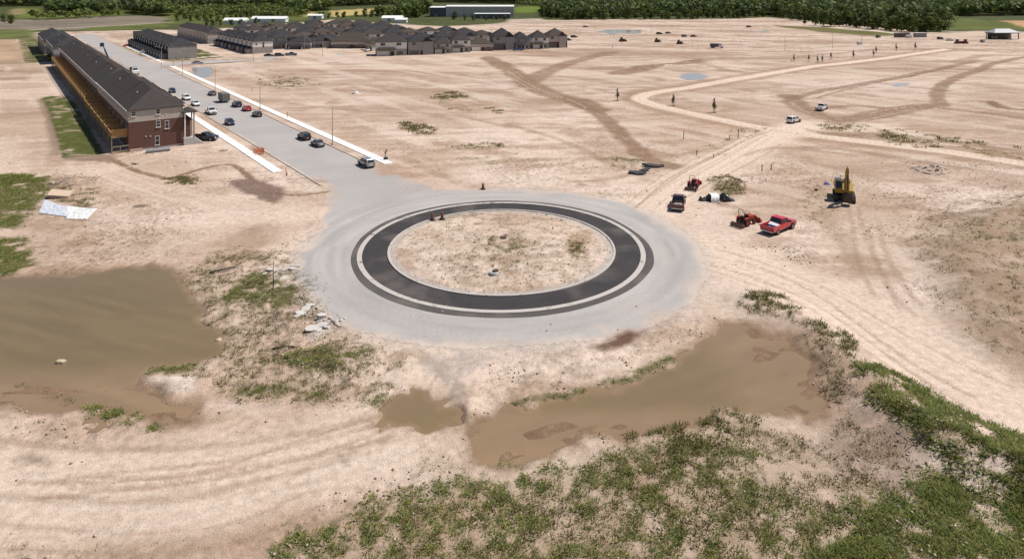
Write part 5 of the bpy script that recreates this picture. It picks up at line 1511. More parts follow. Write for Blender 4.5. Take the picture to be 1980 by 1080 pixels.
# ------------------------------------------------------------------ excavator
x, y = G(1642, 391)
ex = empty('excavator', x, y + 1.8, math.radians(-112), None, 'yellow tracked excavator with folded boom standing on the dirt', 'excavator')
M_YEL = mat('machine_yellow', (.34, .215, .02), .6, 0, .4, 4)
M_TRK = mat('track_steel', (.075, .055, .045), .7, .4, .3, 8)
ex.scale = (1.12, 1.12, 1.12)
for s in (-1, 1):
    tk = empty('track', 0, 0, 0, 0); tk.parent = ex; tk.location = (0, s * 1.15, 0)
    prof = [(-1.9, .12), (-2.15, .45), (-1.9, .85), (1.9, .85), (2.15, .45), (1.9, .12), (1.6, 0), (-1.6, 0)]
    MB().prism(prof, .28).build('track_belt', M_TRK, tk, .04)
    mb = MB()
    for k in range(19):
        u = -1.75 + k * .195
        mb.box(u, u + .11, -.31, .31, .85, .90); mb.box(u, u + .11, -.31, .31, -.03, .0)
    mb.build('track_shoes', M_TRK, tk)
    mb = MB()
    for k in range(5): mb.cyl((-1.5 + k * .75, 0, .42), .26, .6, 'y', 14)
    mb.build('rollers', M_DARK, tk)
MB().box(-1.2, 1.2, -.88, .88, .35, .8).build('undercarriage', M_TRK, ex)
MB().cyl((0, 0, .98), .75, .36, 'z', 24).build('turntable', M_DARK, ex)
MB().prism([(-2.35, 1.15), (-2.5, 1.5), (-2.35, 2.15), (-.3, 2.2), (1.3, 1.6), (1.35, 1.15)], [1.2, 1.25, 1.2, 1.25, 1.2, 1.2]).build('house', M_YEL, ex, .06)
MB().box(-2.75, -2.3, -1.25, 1.25, 1.1, 2.1).build('counterweight', M_YEL, ex, .12)
MB().box(-1.9, -.6, -1.0, .9, 2.2, 2.45).build('engine_cover', M_BLACKP, ex, .05)
cb = MB().prism([(1.5, 1.2), (1.62, 1.9), (1.3, 3.0), (-.1, 3.05), (-.15, 1.2)], .48).build('cab', M_YEL, ex, .05, loc=(0, -.75, 0))
MB().obox((1.49, 0, 2.42), (.04, .82, 1.0), (0, -.28, 0)).build('cab_window', M_GLASS, cb)
for s in (-1, 1): MB().box(.1, 1.25, s * .5 - .01, s * .5 + .01, 1.95, 2.9).build('cab_window', M_GLASS, cb)
MB().box(0, 1.2, -.4, .4, 3.04, 3.1).build('cab_roof', M_METD, cb)
bm_ = MB().prism([(.7, 1.5), (.9, 2.0), (2.1, 4.55), (3.4, 5.05), (3.55, 4.75), (2.45, 4.15), (1.3, 1.6)], .22)
bm_.build('boom', M_YEL, ex, .03, loc=(0, .25, 0))
MB().prism([(3.1, 5.35), (3.6, 5.4), (3.75, 4.7), (3.45, 1.75), (3.15, 1.75), (3.15, 4.6)], .17).build('stick', M_YEL, ex, .03, loc=(0, .25, 0))
for s in (-.3, .3):
    MB().beam((1.3, s, 1.6), (2.2, s, 3.6), .14).build('boom_cylinder', M_RIM, ex, loc=(0, .25, 0))
MB().beam((2.2, 0, 4.75), (3.3, 0, 5.5), .14).build('stick_cylinder', M_RIM, ex, loc=(0, .25, 0))
MB().beam((3.85, 0, 4.4), (3.8, 0, 2.2), .13).build('bucket_cylinder', M_DARK, ex, loc=(0, .25, 0))
MB().prism([(3.1, 1.8), (3.55, 1.95), (3.85, 1.4), (3.7, .7), (3.2, .35), (2.6, .45), (2.55, .6), (3.1, .65), (3.4, 1.0), (3.3, 1.5)], .55).build('bucket', M_TRK, ex, .03, loc=(0, .25, 0))
mb = MB()
for k in range(5):
    q = MB().prism([(2.6, .42), (2.3, .5), (2.58, .58)], .05)
    mb.add([(vx, vy - .44 + k * .22, vz) for (vx, vy, vz) in q.v], q.f)
mb.build('bucket_teeth', M_DARK, ex, loc=(0, .25, 0))

# ------------------------------------------------------------------ far machines
def dozer(px, py, rot, m, label):
    x, y = G(px, py)
    r = empty('bulldozer', x, y, rot, None, label, 'bulldozer')
    for s in (-1, 1):
        MB().prism([(-1.6, .1), (-1.9, .5), (-1.5, 1.0), (1.5, .95), (1.9, .5), (1.6, .1)], .28).build('track', M_TRK, r, .04, loc=(0, s * 1.0, 0))
    MB().prism([(1.8, .7), (1.8, 1.6), (.3, 1.75), (.3, .7)], .55).build('hood', m, r, .05)
    MB().box(-1.6, .3, -.75, .75, .7, 1.5).build('body', m, r, .05)
    MB().box(-1.1, .1, -.65, .65, 1.5, 2.5).build('cab', M_GLASS, r); MB().box(-1.3, .3, -.8, .8, 2.5, 2.7).build('cab_roof', m, r)
    MB().prism([(2.5, .1), (2.35, .6), (2.5, 1.2), (2.6, 1.2), (2.45, .6), (2.6, .1)], 1.6).build('blade', m, r)
    mb = MB()
    for s in (-.9, .9): mb.beam((0, s, .6), (2.45, s, .5), .15)
    mb.build('push_arm', M_DARK, r)
    return r
M_ORN = mat('machine_rust', (.16, .085, .035), .6, 0, .2)
dozer(1271, 82, -.3, M_ORN, 'dark bulldozer on the far lots, leftmost of the pair')
dozer(1314, 86, -.3, M_ORN, 'dark bulldozer on the far lots, rightmost of the pair')
dozer(1203, 80, .2, M_DARK, 'black tracked loader on the far lots left of the bulldozers')
for i, (px, py, kd, c) in enumerate([(1275, 66, 'suv', 'black'), (1292, 65, 'sedan', 'charcoal'), (1323, 71, 'suv', 'charcoal'), (1341, 71, 'sedan', 'black'), (1448, 53, 'suv', 'maroon'), (1698, 73, 'suv', 'charcoal'), (1836, 79, 'sedan', 'white'), (1818, 76, 'suv', 'black'), (1900, 82, 'suv', 'silver'), (1132, 53, 'sedan', 'black')]):
    car(kd, px, py, .1 + .3 * (i % 3), c, ['black suv on the far lots left of the blue and white truck', 'charcoal sedan next to the far black suv', 'charcoal suv farther along the far lots above the bulldozers', 'black sedan above the right bulldozer', 'maroon suv by the red earth near the tree belt', 'charcoal suv at the end of the pale path', 'white sedan among the machines by the site shelter', 'black suv among the machines by the site shelter', 'silver suv parked beside the grey-roofed shelter', 'black sedan alone beyond the front row'][i], 'cars on the far lots')
for i, (px, py, m, l) in enumerate([(1744, 72, M_SIDED, 'dark storage container beside the tree belt'), (1779, 72, M_SIDEG, 'grey storage container with white roof beside the tree belt'), (1757, 73, M_TRIM, 'small white container between the two larger ones'), (1662, 86, M_TRIM, 'white crate standing beside the far lamp post')]):
    x, y = G(px, py)
    w = (10, 8, 3, 2.2)[i]
    r = empty('storage_container', x, y, .05, None, l, 'container')
    MB().box(-w / 2, w / 2, -1.3, 1.3, -.3, 2.9 if i < 2 else 1.8).build('box', m, r)
    mb = MB()
    for k in range(int(w / .6)):
        mb.box(-w / 2 + .2 + k * .6, -w / 2 + .4 + k * .6, -1.36, -1.3, 0, 2.7 if i < 2 else 1.6)
    mb.build('ribs', m, r)
    MB().box(-w / 2 - .05, w / 2 + .05, -1.35, 1.35, 2.9 if i < 2 else 1.8, 3.0 if i < 2 else 1.9).build('lid', M_METW if i == 1 else m, r)
for i, px in enumerate((1852, 1866)):
    x, y = G(px, 85)
    dozer(px, 85, .4 + i, mat('machine_red', (.22, .03, .03), .5), ['red tracked machine by the site shelter, leftmost of two', 'red tracked machine by the site shelter, rightmost of two'][i])

# ================================================================== street furniture
M_POLE = mat('pole_grey', (.36, .34, .32), .6, .2, .1)
def lamp_post(px, py, h, arm, label, rot=0.0, group='street light poles'):
    x, y = G(px, py)
    r = empty('light_pole', x, y, rot, None, label, 'light pole', group)
    MB().cyl((0, 0, .12), .24, .5, 'z', 12).build('base', M_CONC, r)
    MB().tube([(0, 0, 0), (0, 0, h * .5), (0, 0, h)], .11, 10, .62).build('pole', M_POLE, r)
    if arm:
        MB().tube([(0, 0, h - .15), (arm * .5, 0, h + .35), (arm, 0, h + .5)], .05, 8).build('arm', M_POLE, r)
        MB().prism([(arm - .1, h + .42), (arm - .1, h + .56), (arm + .65, h + .56), (arm + .7, h + .46)], .16).build('lamp_head', M_POLE, r, .02)
    else:
        MB().lathe([(.09, 0), (.1, .08), (.02, .14)], 10, (0, 0, h)).build('cap', M_POLE, r)
    return r
lamp_post(643, 280, 8.0, 0, 'bare light pole by the grey sedan')
lamp_post(503, 212, 7.6, 0, 'bare light pole beside the charcoal hatchback')
lamp_post(416, 176, 8.0, 0, 'bare light pole beside the grey-green sedan')
lamp_post(353, 146, 9.0, -2.4, 'street light with arm nearest the side street corner', .4)
lamp_post(335, 128, 9.0, 2.0, 'street light with arm across the side street', 2.6)
lamp_post(312, 133, 9.0, -2.4, 'street light with arm on the corner by the dark row', .4)
for i, (px, py, a) in enumerate([(490, 118, 0), (554, 97, 2.2), (589, 98, 2.2), (607, 96, 2.2), (624, 110, 0), (655, 62, 2.2), (741, 60, 2.2), (780, 78, -2.2), (816, 66, -2.2), (905, 76, -2.2), (950, 70, 2.2), (500, 70, 2.2)]):
    lamp_post(px, py, 8.5, a, ['slim light pole on the dirt by the pale-ended row', 'street light beside the charcoal bungalow', 'street light between the bungalows', 'street light right of the bungalow gap', 'slim light pole in front of the bungalows', 'street light among the back rows near the tan field', 'street light among the back rows near the white shed', 'street light behind the first front-row house', 'street light behind the second front-row house', 'street light behind the brown brick house', 'street light above the charcoal front-row house', 'street light among the leftmost back houses'][i], .2)
for i, (px, py) in enumerate([(1610, 92), (1666, 86), (1518, 98)]):
    lamp_post(px, py, 8.5, 2.0 if i < 2 else 0, ['street light on the far lots above the saplings', 'street light on the far lots beside the white crate', 'bare pole on the far lots left of the saplings'][i], 2.8)

def drum(px, py, label, ring=True):
    x, y = G(px, py)
    r = empty('traffic_drum', x, y, random.random(), None, label, 'traffic drum', 'traffic drums')
    M_OR = mat('drum_rust', (.20, .065, .035), .6, 0, .25, 6)
    MB().lathe([(.02, 0), (.26, 0), (.24, .35), (.23, .36), (.21, .7), (.20, .71), (.17, 1.0), (.1, 1.05), (.02, 1.06)], 16).build('body', M_OR, r)
    MB().lathe([(.245, .36), (.25, .36), (.225, .5), (.22, .5)], 16).build('reflective_band', mat('band_dark', (.1, .06, .05), .5), r)
    MB().lathe([(.2, 0), (.45, 0), (.48, .06), (.42, .13), (.24, .13)], 18).build('rubber_base', M_TYRE, r)
    MB().tube([(-.08, 0, 1.05), (-.06, 0, 1.2), (.06, 0, 1.2), (.08, 0, 1.05)], .02, 6).build('handle', M_DARK, r)
drum(836, 426, 'dark traffic drum on the island edge, leftmost of the pair')
drum(855, 425, 'dark traffic drum on the island edge, rightmost of the pair')
drum(934, 366, 'dark traffic drum standing alone behind the roundabout')

# manhole ring and buried lids on the island
x, y = G(955, 534)
mh = empty('manhole_riser', x, y, 0, None, 'concrete manhole riser with dark lid on the island', 'manhole')
MB().lathe([(.32, 0), (.34, .32), (.52, .32), (.55, .28), (.6, -.2)], 22).build('ring', mat('riser_concrete', (.5, .49, .48), .85, var=.2), mh)
MB().cyl((.22, .1, .4), .34, .12, 'z', 20).build('lid', mat('lid_rust', (.09, .06, .05), .7, .3), mh)
x, y = G(973, 466)
props(MB().lathe([(.02, .1), (.42, .1), (.46, .02), (.46, -.1)], 20).build('manhole_cover', mat('lid_rust', (.09, .06, .05), .7), None, loc=(x, y, h1(x, y) + .03)), 'dark flat manhole cover in the middle of the island', 'manhole cover')

# orange barrier mesh and post by the sidewalk end
M_ORG = mat('orange_plastic', (.62, .16, .07), .6, 0, .15)
x, y = G(500, 298)
of = empty('orange_barrier', x, y, STREET_ROT, None, 'orange plastic barrier fence around a pit by the sidewalk', 'barrier')
for a, b in ((-.9, -.7), (.9, -.7), (.9, .7), (-.9, .7)):
    MB().box(a - .04, a + .04, b - .04, b + .04, -.3, 1.35).build('post', M_WOODG, of)
for (a, b, c, d) in ((-.9, -.7, .9, -.7), (.9, -.7, .9, .7), (-.9, .7, .9, .7)):
    mb = MB()
    for q in range(5): mb.beam((a, b, .25 + q * .22), (c, d, .2 + q * .22), .03, .09)
    for q in range(7):
        u = q / 6
        mb.beam((a + (c - a) * u, b + (d - b) * u, .2), (a + (c - a) * u, b + (d - b) * u, 1.18), .05, .05)
    mb.build('mesh_panel', M_ORG, of)
MB().lathe([(.02, .25), (.5, .2), (.55, -.1)], 12).build('pit_cover', M_CONC, of)
x, y = G(554, 340)
op = empty('marker_post', x, y, 0, None, 'leaning orange marker post beside the sidewalk end', 'marker post')
MB().beam((0, 0, -.2), (-.12, 0, 1.5), .09).build('post', M_ORG, op); MB().beam((.05, 0, -.2), (.1, 0, .6), .11).build('stub', mat('dark_red_post', (.15, .03, .02), .7), op)

# valve / nursery tree in black pot on the sidewalk end
x, y = G(746, 309)
pt = empty('potted_tree', x, y, 0, .13, 'small yellow-green tree in a black pot standing on the sidewalk end', 'potted tree')
MB().lathe([(.02, 0), (.42, 0), (.46, .3), (.4, .34), (.02, .3)], 16).build('pot', M_BLACKP, pt)
MB().tube([(0, 0, .3), (.02, 0, 1.1), (0, .02, 1.7)], .06, 7, .5).tube([(-.18, 0, .3), (-.18, 0, 1.3)], .04, 6).build('stem', M_DARK, pt)

# ================================================================== trees
def leaf_cloud(lobes, n, size, seed, pal, squash=1.0):
    """many leaf-sized quads through the volume of overlapping lobes (cx, cy, cz, r)"""
    r = np.random.default_rng(seed)
    lobes = np.array(lobes, float)
    vol = lobes[:, 3] ** 2
    li = r.choice(len(lobes), n, p=vol / vol.sum())
    d = r.normal(size=(n, 3)); d /= np.linalg.norm(d, axis=1)[:, None]
    rad = lobes[li, 3] * (r.random(n) ** .45) * (.85 + .3 * r.random(n))
    c = lobes[li, :3] + d * rad[:, None] * np.array((1, 1, squash))
    a = r.normal(size=(n, 3)); a /= np.linalg.norm(a, axis=1)[:, None]
    nrm = d * .8 + r.normal(size=(n, 3)) * .5; nrm /= np.linalg.norm(nrm, axis=1)[:, None]
    a = np.cross(nrm, a); a /= np.linalg.norm(a, axis=1)[:, None]
    b = np.cross(nrm, a)
    s = (size * (.6 + .8 * r.random(n)))[:, None]
    v = np.stack([c - a * s - b * s * .6, c + a * s * .8 - b * s * .5, c + a * s + b * s * .6, c - a * s * .7 + b * s * .7], 1).reshape(-1, 3)
    p = np.array(pal)
    lc = p[r.integers(0, len(p), len(lobes))]
    col = lc[li] * (.7 + .6 * r.random((n, 1)))
    return v, np.repeat(col, 4, 0)

GREENS = [(.09, .125, .03), (.12, .155, .036), (.065, .095, .026), (.145, .165, .04), (.10, .11, .038)]
def tree_meshes(seed, h, spread, pal=GREENS, n=420, leaf=.6):
    r = random.Random(seed)
    lobes = []
    for k in range(7):
        a = 2 * math.pi * r.random(); q = spread * (.15 + .6 * r.random())
        lobes.append((q * math.cos(a), q * math.sin(a), h * (.38 + .5 * r.random()), spread * (.3 + .3 * r.random())))
    for k in range(4):
        a = 2 * math.pi * r.random(); lobes.append((spread * .5 * math.cos(a), spread * .5 * math.sin(a), h * .2, spread * .42))
    lobes.append((0, 0, h * .8, spread * .42)); lobes.append((0, 0, h * .5, spread * .65)); lobes.append((0, 0, h * .18, spread * .4))
    v, c = leaf_cloud(lobes, n, leaf, seed, pal)
    crown = np_mesh('crown', v, np.arange(len(v)).reshape(-1, 4), c, None, M_LEAF, False)
    mb = MB().tube([(0, 0, -.4), (.05 * h * .2, 0, h * .25), (0, .02 * h, h * .62)], h * .022, 7, .4)
    for k in range(4):
        L_ = lobes[k]
        mb.tube([(0, 0, h * (.25 + .08 * k)), (L_[0] * .5, L_[1] * .5, (h * .3 + L_[2]) / 2), L_[:3]], h * .010, 5, .4)
    trunk = mb.mesh('trunk', mat('bark', (.05, .038, .03), .95, var=.3, scale=4))
    return crown, trunk
VARIANTS = [tree_meshes(300 + k, 11 + (k % 3) * 1.5, 4.2 + (k % 4) * .5) for k in range(7)]
DARKG = [(.022, .034, .012), (.03, .042, .014), (.04, .055, .016)]
CONIFER = []
for k in range(2):
    lob = [(0, 0, 2 + q * 1.25, 2.3 - q * .24) for q in range(9)]
    v, c = leaf_cloud(lob, 300, .45, 40 + k, DARKG, .5)
    CONIFER.append((np_mesh('crown', v, np.arange(len(v)).reshape(-1, 4), c, None, M_LEAF, False), MB().tube([(0, 0, -.4), (0, 0, 11)], .2, 7, .3).mesh('trunk', mat('bark', (.10, .075, .055), .95))))

def put_tree(px, py, scale, label, group, variant=None, name='tree'):
    x, y = G(px, py)
    r = empty(name, x, y, random.random() * 6.28, None, label, 'tree', group)
    crown, trunk = variant or random.choice(VARIANTS)
    s = scale * random.uniform(.85, 1.18)
    for nm, me in (('crown', crown), ('trunk', trunk)):
        o = link_mesh(nm, me, r); o.scale = (s * random.uniform(.9, 1.15), s * random.uniform(.9, 1.15), s)
    return r
random.seed(21)
belt = []
def belt_trees(pts, n, scale, label, group, jitter=2.0, variants=None):
    p = np.array(pts, float)
    for k in range(n):
        u = (k + random.uniform(.2, .8)) / n * (len(p) - 1)
        i = min(int(u), len(p) - 2); q = p[i] + (p[i + 1] - p[i]) * (u - i)
        put_tree(q[0], q[1] + random.uniform(-jitter, jitter), scale, f'{label}, {ORD[k]} from the left', group, random.choice(variants) if variants else None)
belt_trees([(1140, 37), (1250, 37), (1380, 36), (1480, 33)], 26, .95, 'leafy tree along the middle of the far edge', 'trees along the middle far edge', 1.5)
belt_trees([(1575, 49), (1640, 52), (1700, 57), (1760, 61), (1830, 60)], 24, 1.15, 'tall leafy tree in the belt behind the pale path', 'trees behind the pale path', 1.6)
belt_trees([(1600, 44), (1700, 50), (1800, 53), (1835, 52)], 18, 1.3, 'tall dark tree in the second rank behind the pale path', 'second rank behind the pale path', 2.0)
belt_trees([(1500, 36), (1560, 40), (1600, 44)], 10, 1.0, 'leafy tree beside the machine yard at the belt gap', 'trees at the belt gap', 1.5)
belt_trees([(1046, 34), (1095, 37), (1140, 38)], 12, .95, 'leafy tree right of the warehouse yard', 'trees right of the warehouse yard', 2.0)
belt_trees([(768, 36), (800, 32), (830, 30)], 11, 1.3, 'big leafy tree left of the warehouse', 'trees left of the warehouse', 3.0)
belt_trees([(700, 32), (768, 32)], 6, .8, 'bushy tree between the tan field and the white shed', 'trees by the white shed', 1.5)
belt_trees([(612, 34), (640, 35), (700, 33)], 6, .55, 'low bushy tree along the tan field edge', 'bushes along the tan field', 1.0)
belt_trees([(335, 38), (400, 41), (450, 38), (500, 34), (570, 27)], 18, .6, 'small tree in the green strip behind the rows', 'small trees behind the rows', 3.5)
belt_trees([(390, 52), (430, 50), (500, 47)], 6, .5, 'small round tree close behind the pale-walled row', 'trees close behind the pale row', 2)
belt_trees([(870, 38), (930, 41), (985, 38)], 6, .5, 'shrubby tree in front of the warehouse', 'shrubs in front of the warehouse', 1)
put_tree(880, 36, .85, 'rust-leaved tree standing alone against the pale warehouse', None, tree_meshes(77, 11, 4, [(.09, .045, .03), (.07, .035, .025)], 260, .5))
put_tree(22, 46, .8, 'bushy tree alone at the left edge of the brown field', None)
put_tree(8, 44, .65, 'smaller tree beside the bushy one at the left edge', None)
put_tree(1556, 47, .7, 'slim dark tree at the start of the pale path', None, CONIFER[0])
put_tree(97, 119, .28, 'round dark shrub at the corner of the last deck', None, None, 'shrub')

# staked saplings
def sapling(px, py, h, label):
    x, y = G(px, py)
    r = empty('sapling', x, y, random.random() * 6, None, label, 'sapling', 'staked saplings')
    seed = int(px * 7 + py)
    lobes = [(random.uniform(-.1, .1), random.uniform(-.1, .1), h * (.38 + .09 * k), h * (.16 - .017 * k)) for k in range(7)]
    v, c = leaf_cloud(lobes, 170, h * .035, seed, [(.05, .055, .018), (.07, .07, .02), (.04, .04, .014)])
    link_mesh('crown', np_mesh('crown', v, np.arange(len(v)).reshape(-1, 4), c, None, M_LEAF, False), r)
    MB().tube([(0, 0, -.1), (0, 0, h * .5), (.03, 0, h * .92)], .05, 6, .4).build('trunk', mat('bark', (.10, .075, .055), .95), r)
    for s in (-.4, .4):
        MB().box(s - .04, s + .04, -.04, .04, -.2, 1.5).build('stake', M_WOODG, r)
    MB().lathe([(.02, .12), (.5, .08), (.65, -.05)], 12).build('mulch_ring', mat('dark_mulch', (.09, .06, .045), .95, var=.4, scale=9), r)
SAP = [(1194, 196, 4.0, 'staked sapling left of the bend in the gravel track'), (1302, 205, 3.8, 'staked sapling inside the bend of the gravel track'), (1381, 217, 4.2, 'staked sapling above the straight gravel track'),
       (1535, 119, 3.4, 'sapling at the left end of the far line'), (1564, 119, 3.4, 'second sapling of the far line'), (1581, 122, 3.6, 'third sapling of the far line, front of a pair'), (1590, 120, 3.6, 'fourth sapling of the far line, back of a pair'), (1607, 115, 3.4, 'fifth sapling of the far line'),
       (1650, 113, 4.2, 'sixth sapling of the far line, taller than its neighbours'), (1689, 109, 3.6, 'seventh sapling of the far line, front of the second pair'), (1694, 103, 3.8, 'eighth sapling of the far line, back of the second pair'), (1733, 99, 4.2, 'ninth sapling of the far line'), (1770, 98, 4.6, 'last tall sapling of the far line')]
for a in SAP: sapling(*a)
v, c = leaf_cloud([(0, 0, 1.55, .28), (.12, .05, 1.85, .22), (-.1, 0, 1.3, .2)], 90, .07, 3, [(.30, .27, .06), (.22, .22, .05)])
link_mesh('crown', np_mesh('crown', v, np.arange(len(v)).reshape(-1, 4), c, None, M_LEAF, False), pt)

# the far woods, one mass
def forest(polys, per, label, hmin, hmax, pal_=None, name='forest'):
    V, Cc = [], []
    r = np.random.default_rng(8)
    cen = []
    for p in polys:
        w = GW(p)
        lo, hi = w.min(0), w.max(0)
        n = int(np.prod(hi - lo) / per)
        x = lo[0] + r.random(n) * (hi[0] - lo[0]); y = lo[1] + r.random(n) * (hi[1] - lo[1])
        k = inside(x, y, w) & (np.abs(x / y) < .9)
        cen.append(np.stack([x[k], y[k]], 1))
    cen = np.concatenate(cen)
    z = height(cen[:, 0], cen[:, 1])
    n = len(cen); m = 30
    H = hmin + (hmax - hmin) * r.random(n)
    R = H * (.30 + .2 * r.random(n))
    d = r.normal(size=(n, m, 3)); d /= np.linalg.norm(d, axis=2)[..., None]
    d[..., 2] = np.abs(d[..., 2]) * 1.0 - .25
    lob = 1 + .35 * np.sin(d[..., 0] * 4 + r.random((n, 1)) * 6) * np.cos(d[..., 1] * 3)
    c = d * (R[:, None] * lob * (.75 + .35 * r.random((n, m))))[..., None] * np.array((1, 1, .95))
    c[..., 0] += cen[:, 0:1]; c[..., 1] += cen[:, 1:2]; c[..., 2] += (z + H * .6)[:, None]
    nrm = d + r.normal(size=d.shape) * .4; nrm /= np.linalg.norm(nrm, axis=2)[..., None]
    a = np.cross(nrm, r.normal(size=d.shape)); a /= np.linalg.norm(a, axis=2)[..., None]
    b = np.cross(nrm, a)
    s = (R[:, None] * (.26 + .22 * r.random((n, m))))[..., None]
    v = np.stack([c - a * s - b * s * .7, c + a * s - b * s * .5, c + a * s * .3 + b * s], 2).reshape(-1, 3)
    pal = np.array(pal_) if pal_ else np.array([(.09, .128, .034), (.12, .155, .042), (.062, .092, .03), (.15, .17, .046), (.098, .115, .05)])
    col = pal[r.integers(0, len(pal), n)][:, None, :] * (.75 + .5 * r.random((n, m, 1)))
    col = np.repeat(col[:, :, None, :], 3, 2).reshape(-1, 3)
    o = link_mesh(name, np_mesh(name, v, np.arange(len(v)).reshape(-1, 3), col, None, M_LEAF, False))
    print('forest', n)
    return props(o, label, 'forest', kind='stuff')
forest([[(-60, 0), (92, 0), (92, 14), (-60, 15)], [(95, 1), (225, 1), (225, 25), (95, 27)], [(225, 0), (640, 0), (620, 10), (560, 16), (400, 15), (330, 18), (240, 20)], [(250, 22), (330, 20), (330, 32), (260, 28)],
        [(640, 0), (830, 0), (830, 8), (640, 14)], [(560, 16), (640, 12), (640, 20), (590, 26), (560, 24)], [(830, 0), (1140, 0), (1140, 9), (1000, 9), (830, 6)], [(1050, 18), (1140, 14), (1140, 36), (1060, 33)],
        [(1140, 0), (1500, 0), (1500, 31), (1140, 34)], [(1500, 0), (2050, 0), (2050, 30), (1840, 32), (1830, 50), (1700, 48), (1600, 41), (1500, 32)], [(770, 8), (830, 8), (825, 26), (775, 30)]], 44, 'dark green woods closing the horizon', 11, 18)

forest([[(335, 19), (560, 16), (600, 22), (560, 28), (470, 33), (430, 36), (340, 34)], [(230, 20), (335, 20), (335, 30), (300, 28), (250, 26)], [(470, 30), (590, 24), (592, 34), (520, 38)], [(725, 24), (765, 24), (765, 33), (725, 31)], [(1000, 9), (1140, 9), (1140, 15), (1045, 14), (1000, 13)], [(60, 36), (230, 30), (230, 33), (70, 40)]],
       50, 'bright green scrub and hedges between the fields and the houses', 3, 10, [(.115, .145, .03), (.15, .17, .04), (.08, .11, .026), (.17, .175, .05)], 'hedgerow_scrub')

# ================================================================== debris and small site things
def rock(mb, c, r, seed, flat=.7):
    q = random.Random(seed)
    bm = bmesh.new(); bmesh.ops.create_icosphere(bm, subdivisions=1, radius=1)
    vs = []
    sx, sy = q.uniform(.8, 1.3), q.uniform(.7, 1.1)
    for v in bm.verts:
        k = q.uniform(.75, 1.15)
        vs.append((c[0] + v.co.x * r * k * sx, c[1] + v.co.y * r * k * sy, c[2] + v.co.z * r * k * flat))
    fs = [tuple(v.index for v in f.verts) for f in bm.faces]
    bm.free()
    return mb.add(vs, fs)
M_ROCK = mat('pale_rock', (.52, .42, .30), .9, var=.25, scale=2, bump=.4)
M_RUB = mat('concrete_rubble', (.46, .40, .37), .9, var=.35, scale=1.5, bump=.4)
M_BRUSH = mat('grey_brush', (.27, .22, .19), .95, var=.4, scale=3)
M_ASPH = mat('asphalt_chunk', (.045, .04, .04), .9, var=.35, scale=3)
def boulder(px, py, r, label, m=None, z=None):
    x, y = G(px, py)
    o = rock(MB(), (0, 0, 0), r, int(px)).build('boulder', m or M_ROCK, None, .03, loc=(x, y, (h1(x, y) if z is None else z) + r * .25))
    props(o, label, 'boulder')
boulder(119, 698, .42, 'pale boulder sitting in the muddy end of the wide pond', z=-.15)
boulder(423, 655, .36, 'pale yellow boulder on the bank of the wide pond')
boulder(101, 357, .5, 'pale boulder beside the brush heap')
boulder(1383, 615, .25, 'small pale boulder at the far tip of the long pond')
def heap(name, px, py, rx, ry, n, rmin, rmax, m, label, cat, h=.5, seed=1, stick=0):
    x, y = G(px, py)
    root = empty(name, x, y, 0, None, label, cat)
    q = random.Random(seed)
    z0 = root.location.z
    for k in range(n):
        a, d = q.random() * 6.283, q.random() ** .5
        ox, oy = d * rx * math.cos(a), d * ry * math.sin(a)
        zz = h1(x + ox, y + oy) - z0 + h * (1 - d) * q.random()
        if stick:
            L_ = q.uniform(rmin, rmax); b = q.random() * 6.283
            MB().tube([(ox, oy, zz + .05), (ox + L_ * math.cos(b), oy + L_ * math.sin(b), zz + q.uniform(.1, .5))], .03, 5).build('stick', m, root)
        else:
            rock(MB(), (ox, oy, zz), q.uniform(rmin, rmax), seed * 100 + k, .6).build('chunk', m, root)
    return root
heap('rubble_heap', 640, 622, 1.5, 1.6, 34, .1, .3, M_RUB, 'pinkish broken concrete heap beside the ring road', 'rubble', .35, 2)
heap('rubble_heap', 612, 600, 1.3, 1.6, 26, .08, .24, M_RUB, 'grey broken stone heap behind the pale concrete slab', 'rubble', .3, 3)
heap('rubble_heap', 577, 578, 1.0, 2.2, 24, .07, .2, M_RUB, 'scattered grey stone strip beside the green weeds', 'rubble', .2, 4)
heap('rubble_heap', 1803, 334, 3.2, 2.2, 44, .12, .4, M_RUB, 'pale rubble heap on the right-hand dirt', 'rubble', .6, 5)
heap('brush_heap', 140, 354, 4.2, 3.0, 70, .6, 1.4, M_BRUSH, 'grey brush heap at the edge of the left weeds', 'brush', .7, 6, 1)
heap('stone_scatter', 1248, 332, 3.4, 3.0, 18, .12, .35, M_RUB, 'pale stones scattered round the broken asphalt', 'stones', .1, 7)
heap('stone_scatter', 1320, 760, 3.0, 1.0, 9, .06, .14, M_ROCK, 'small pale stones on the mud of the long pond', 'stones', .02, 8)
heap('brush_heap', 1780, 865, 1.0, .7, 26, .3, .8, mat('dead_brush', (.10, .075, .06), .95, var=.4), 'dark dead brush against the green bank', 'brush', .4, 9, 1)
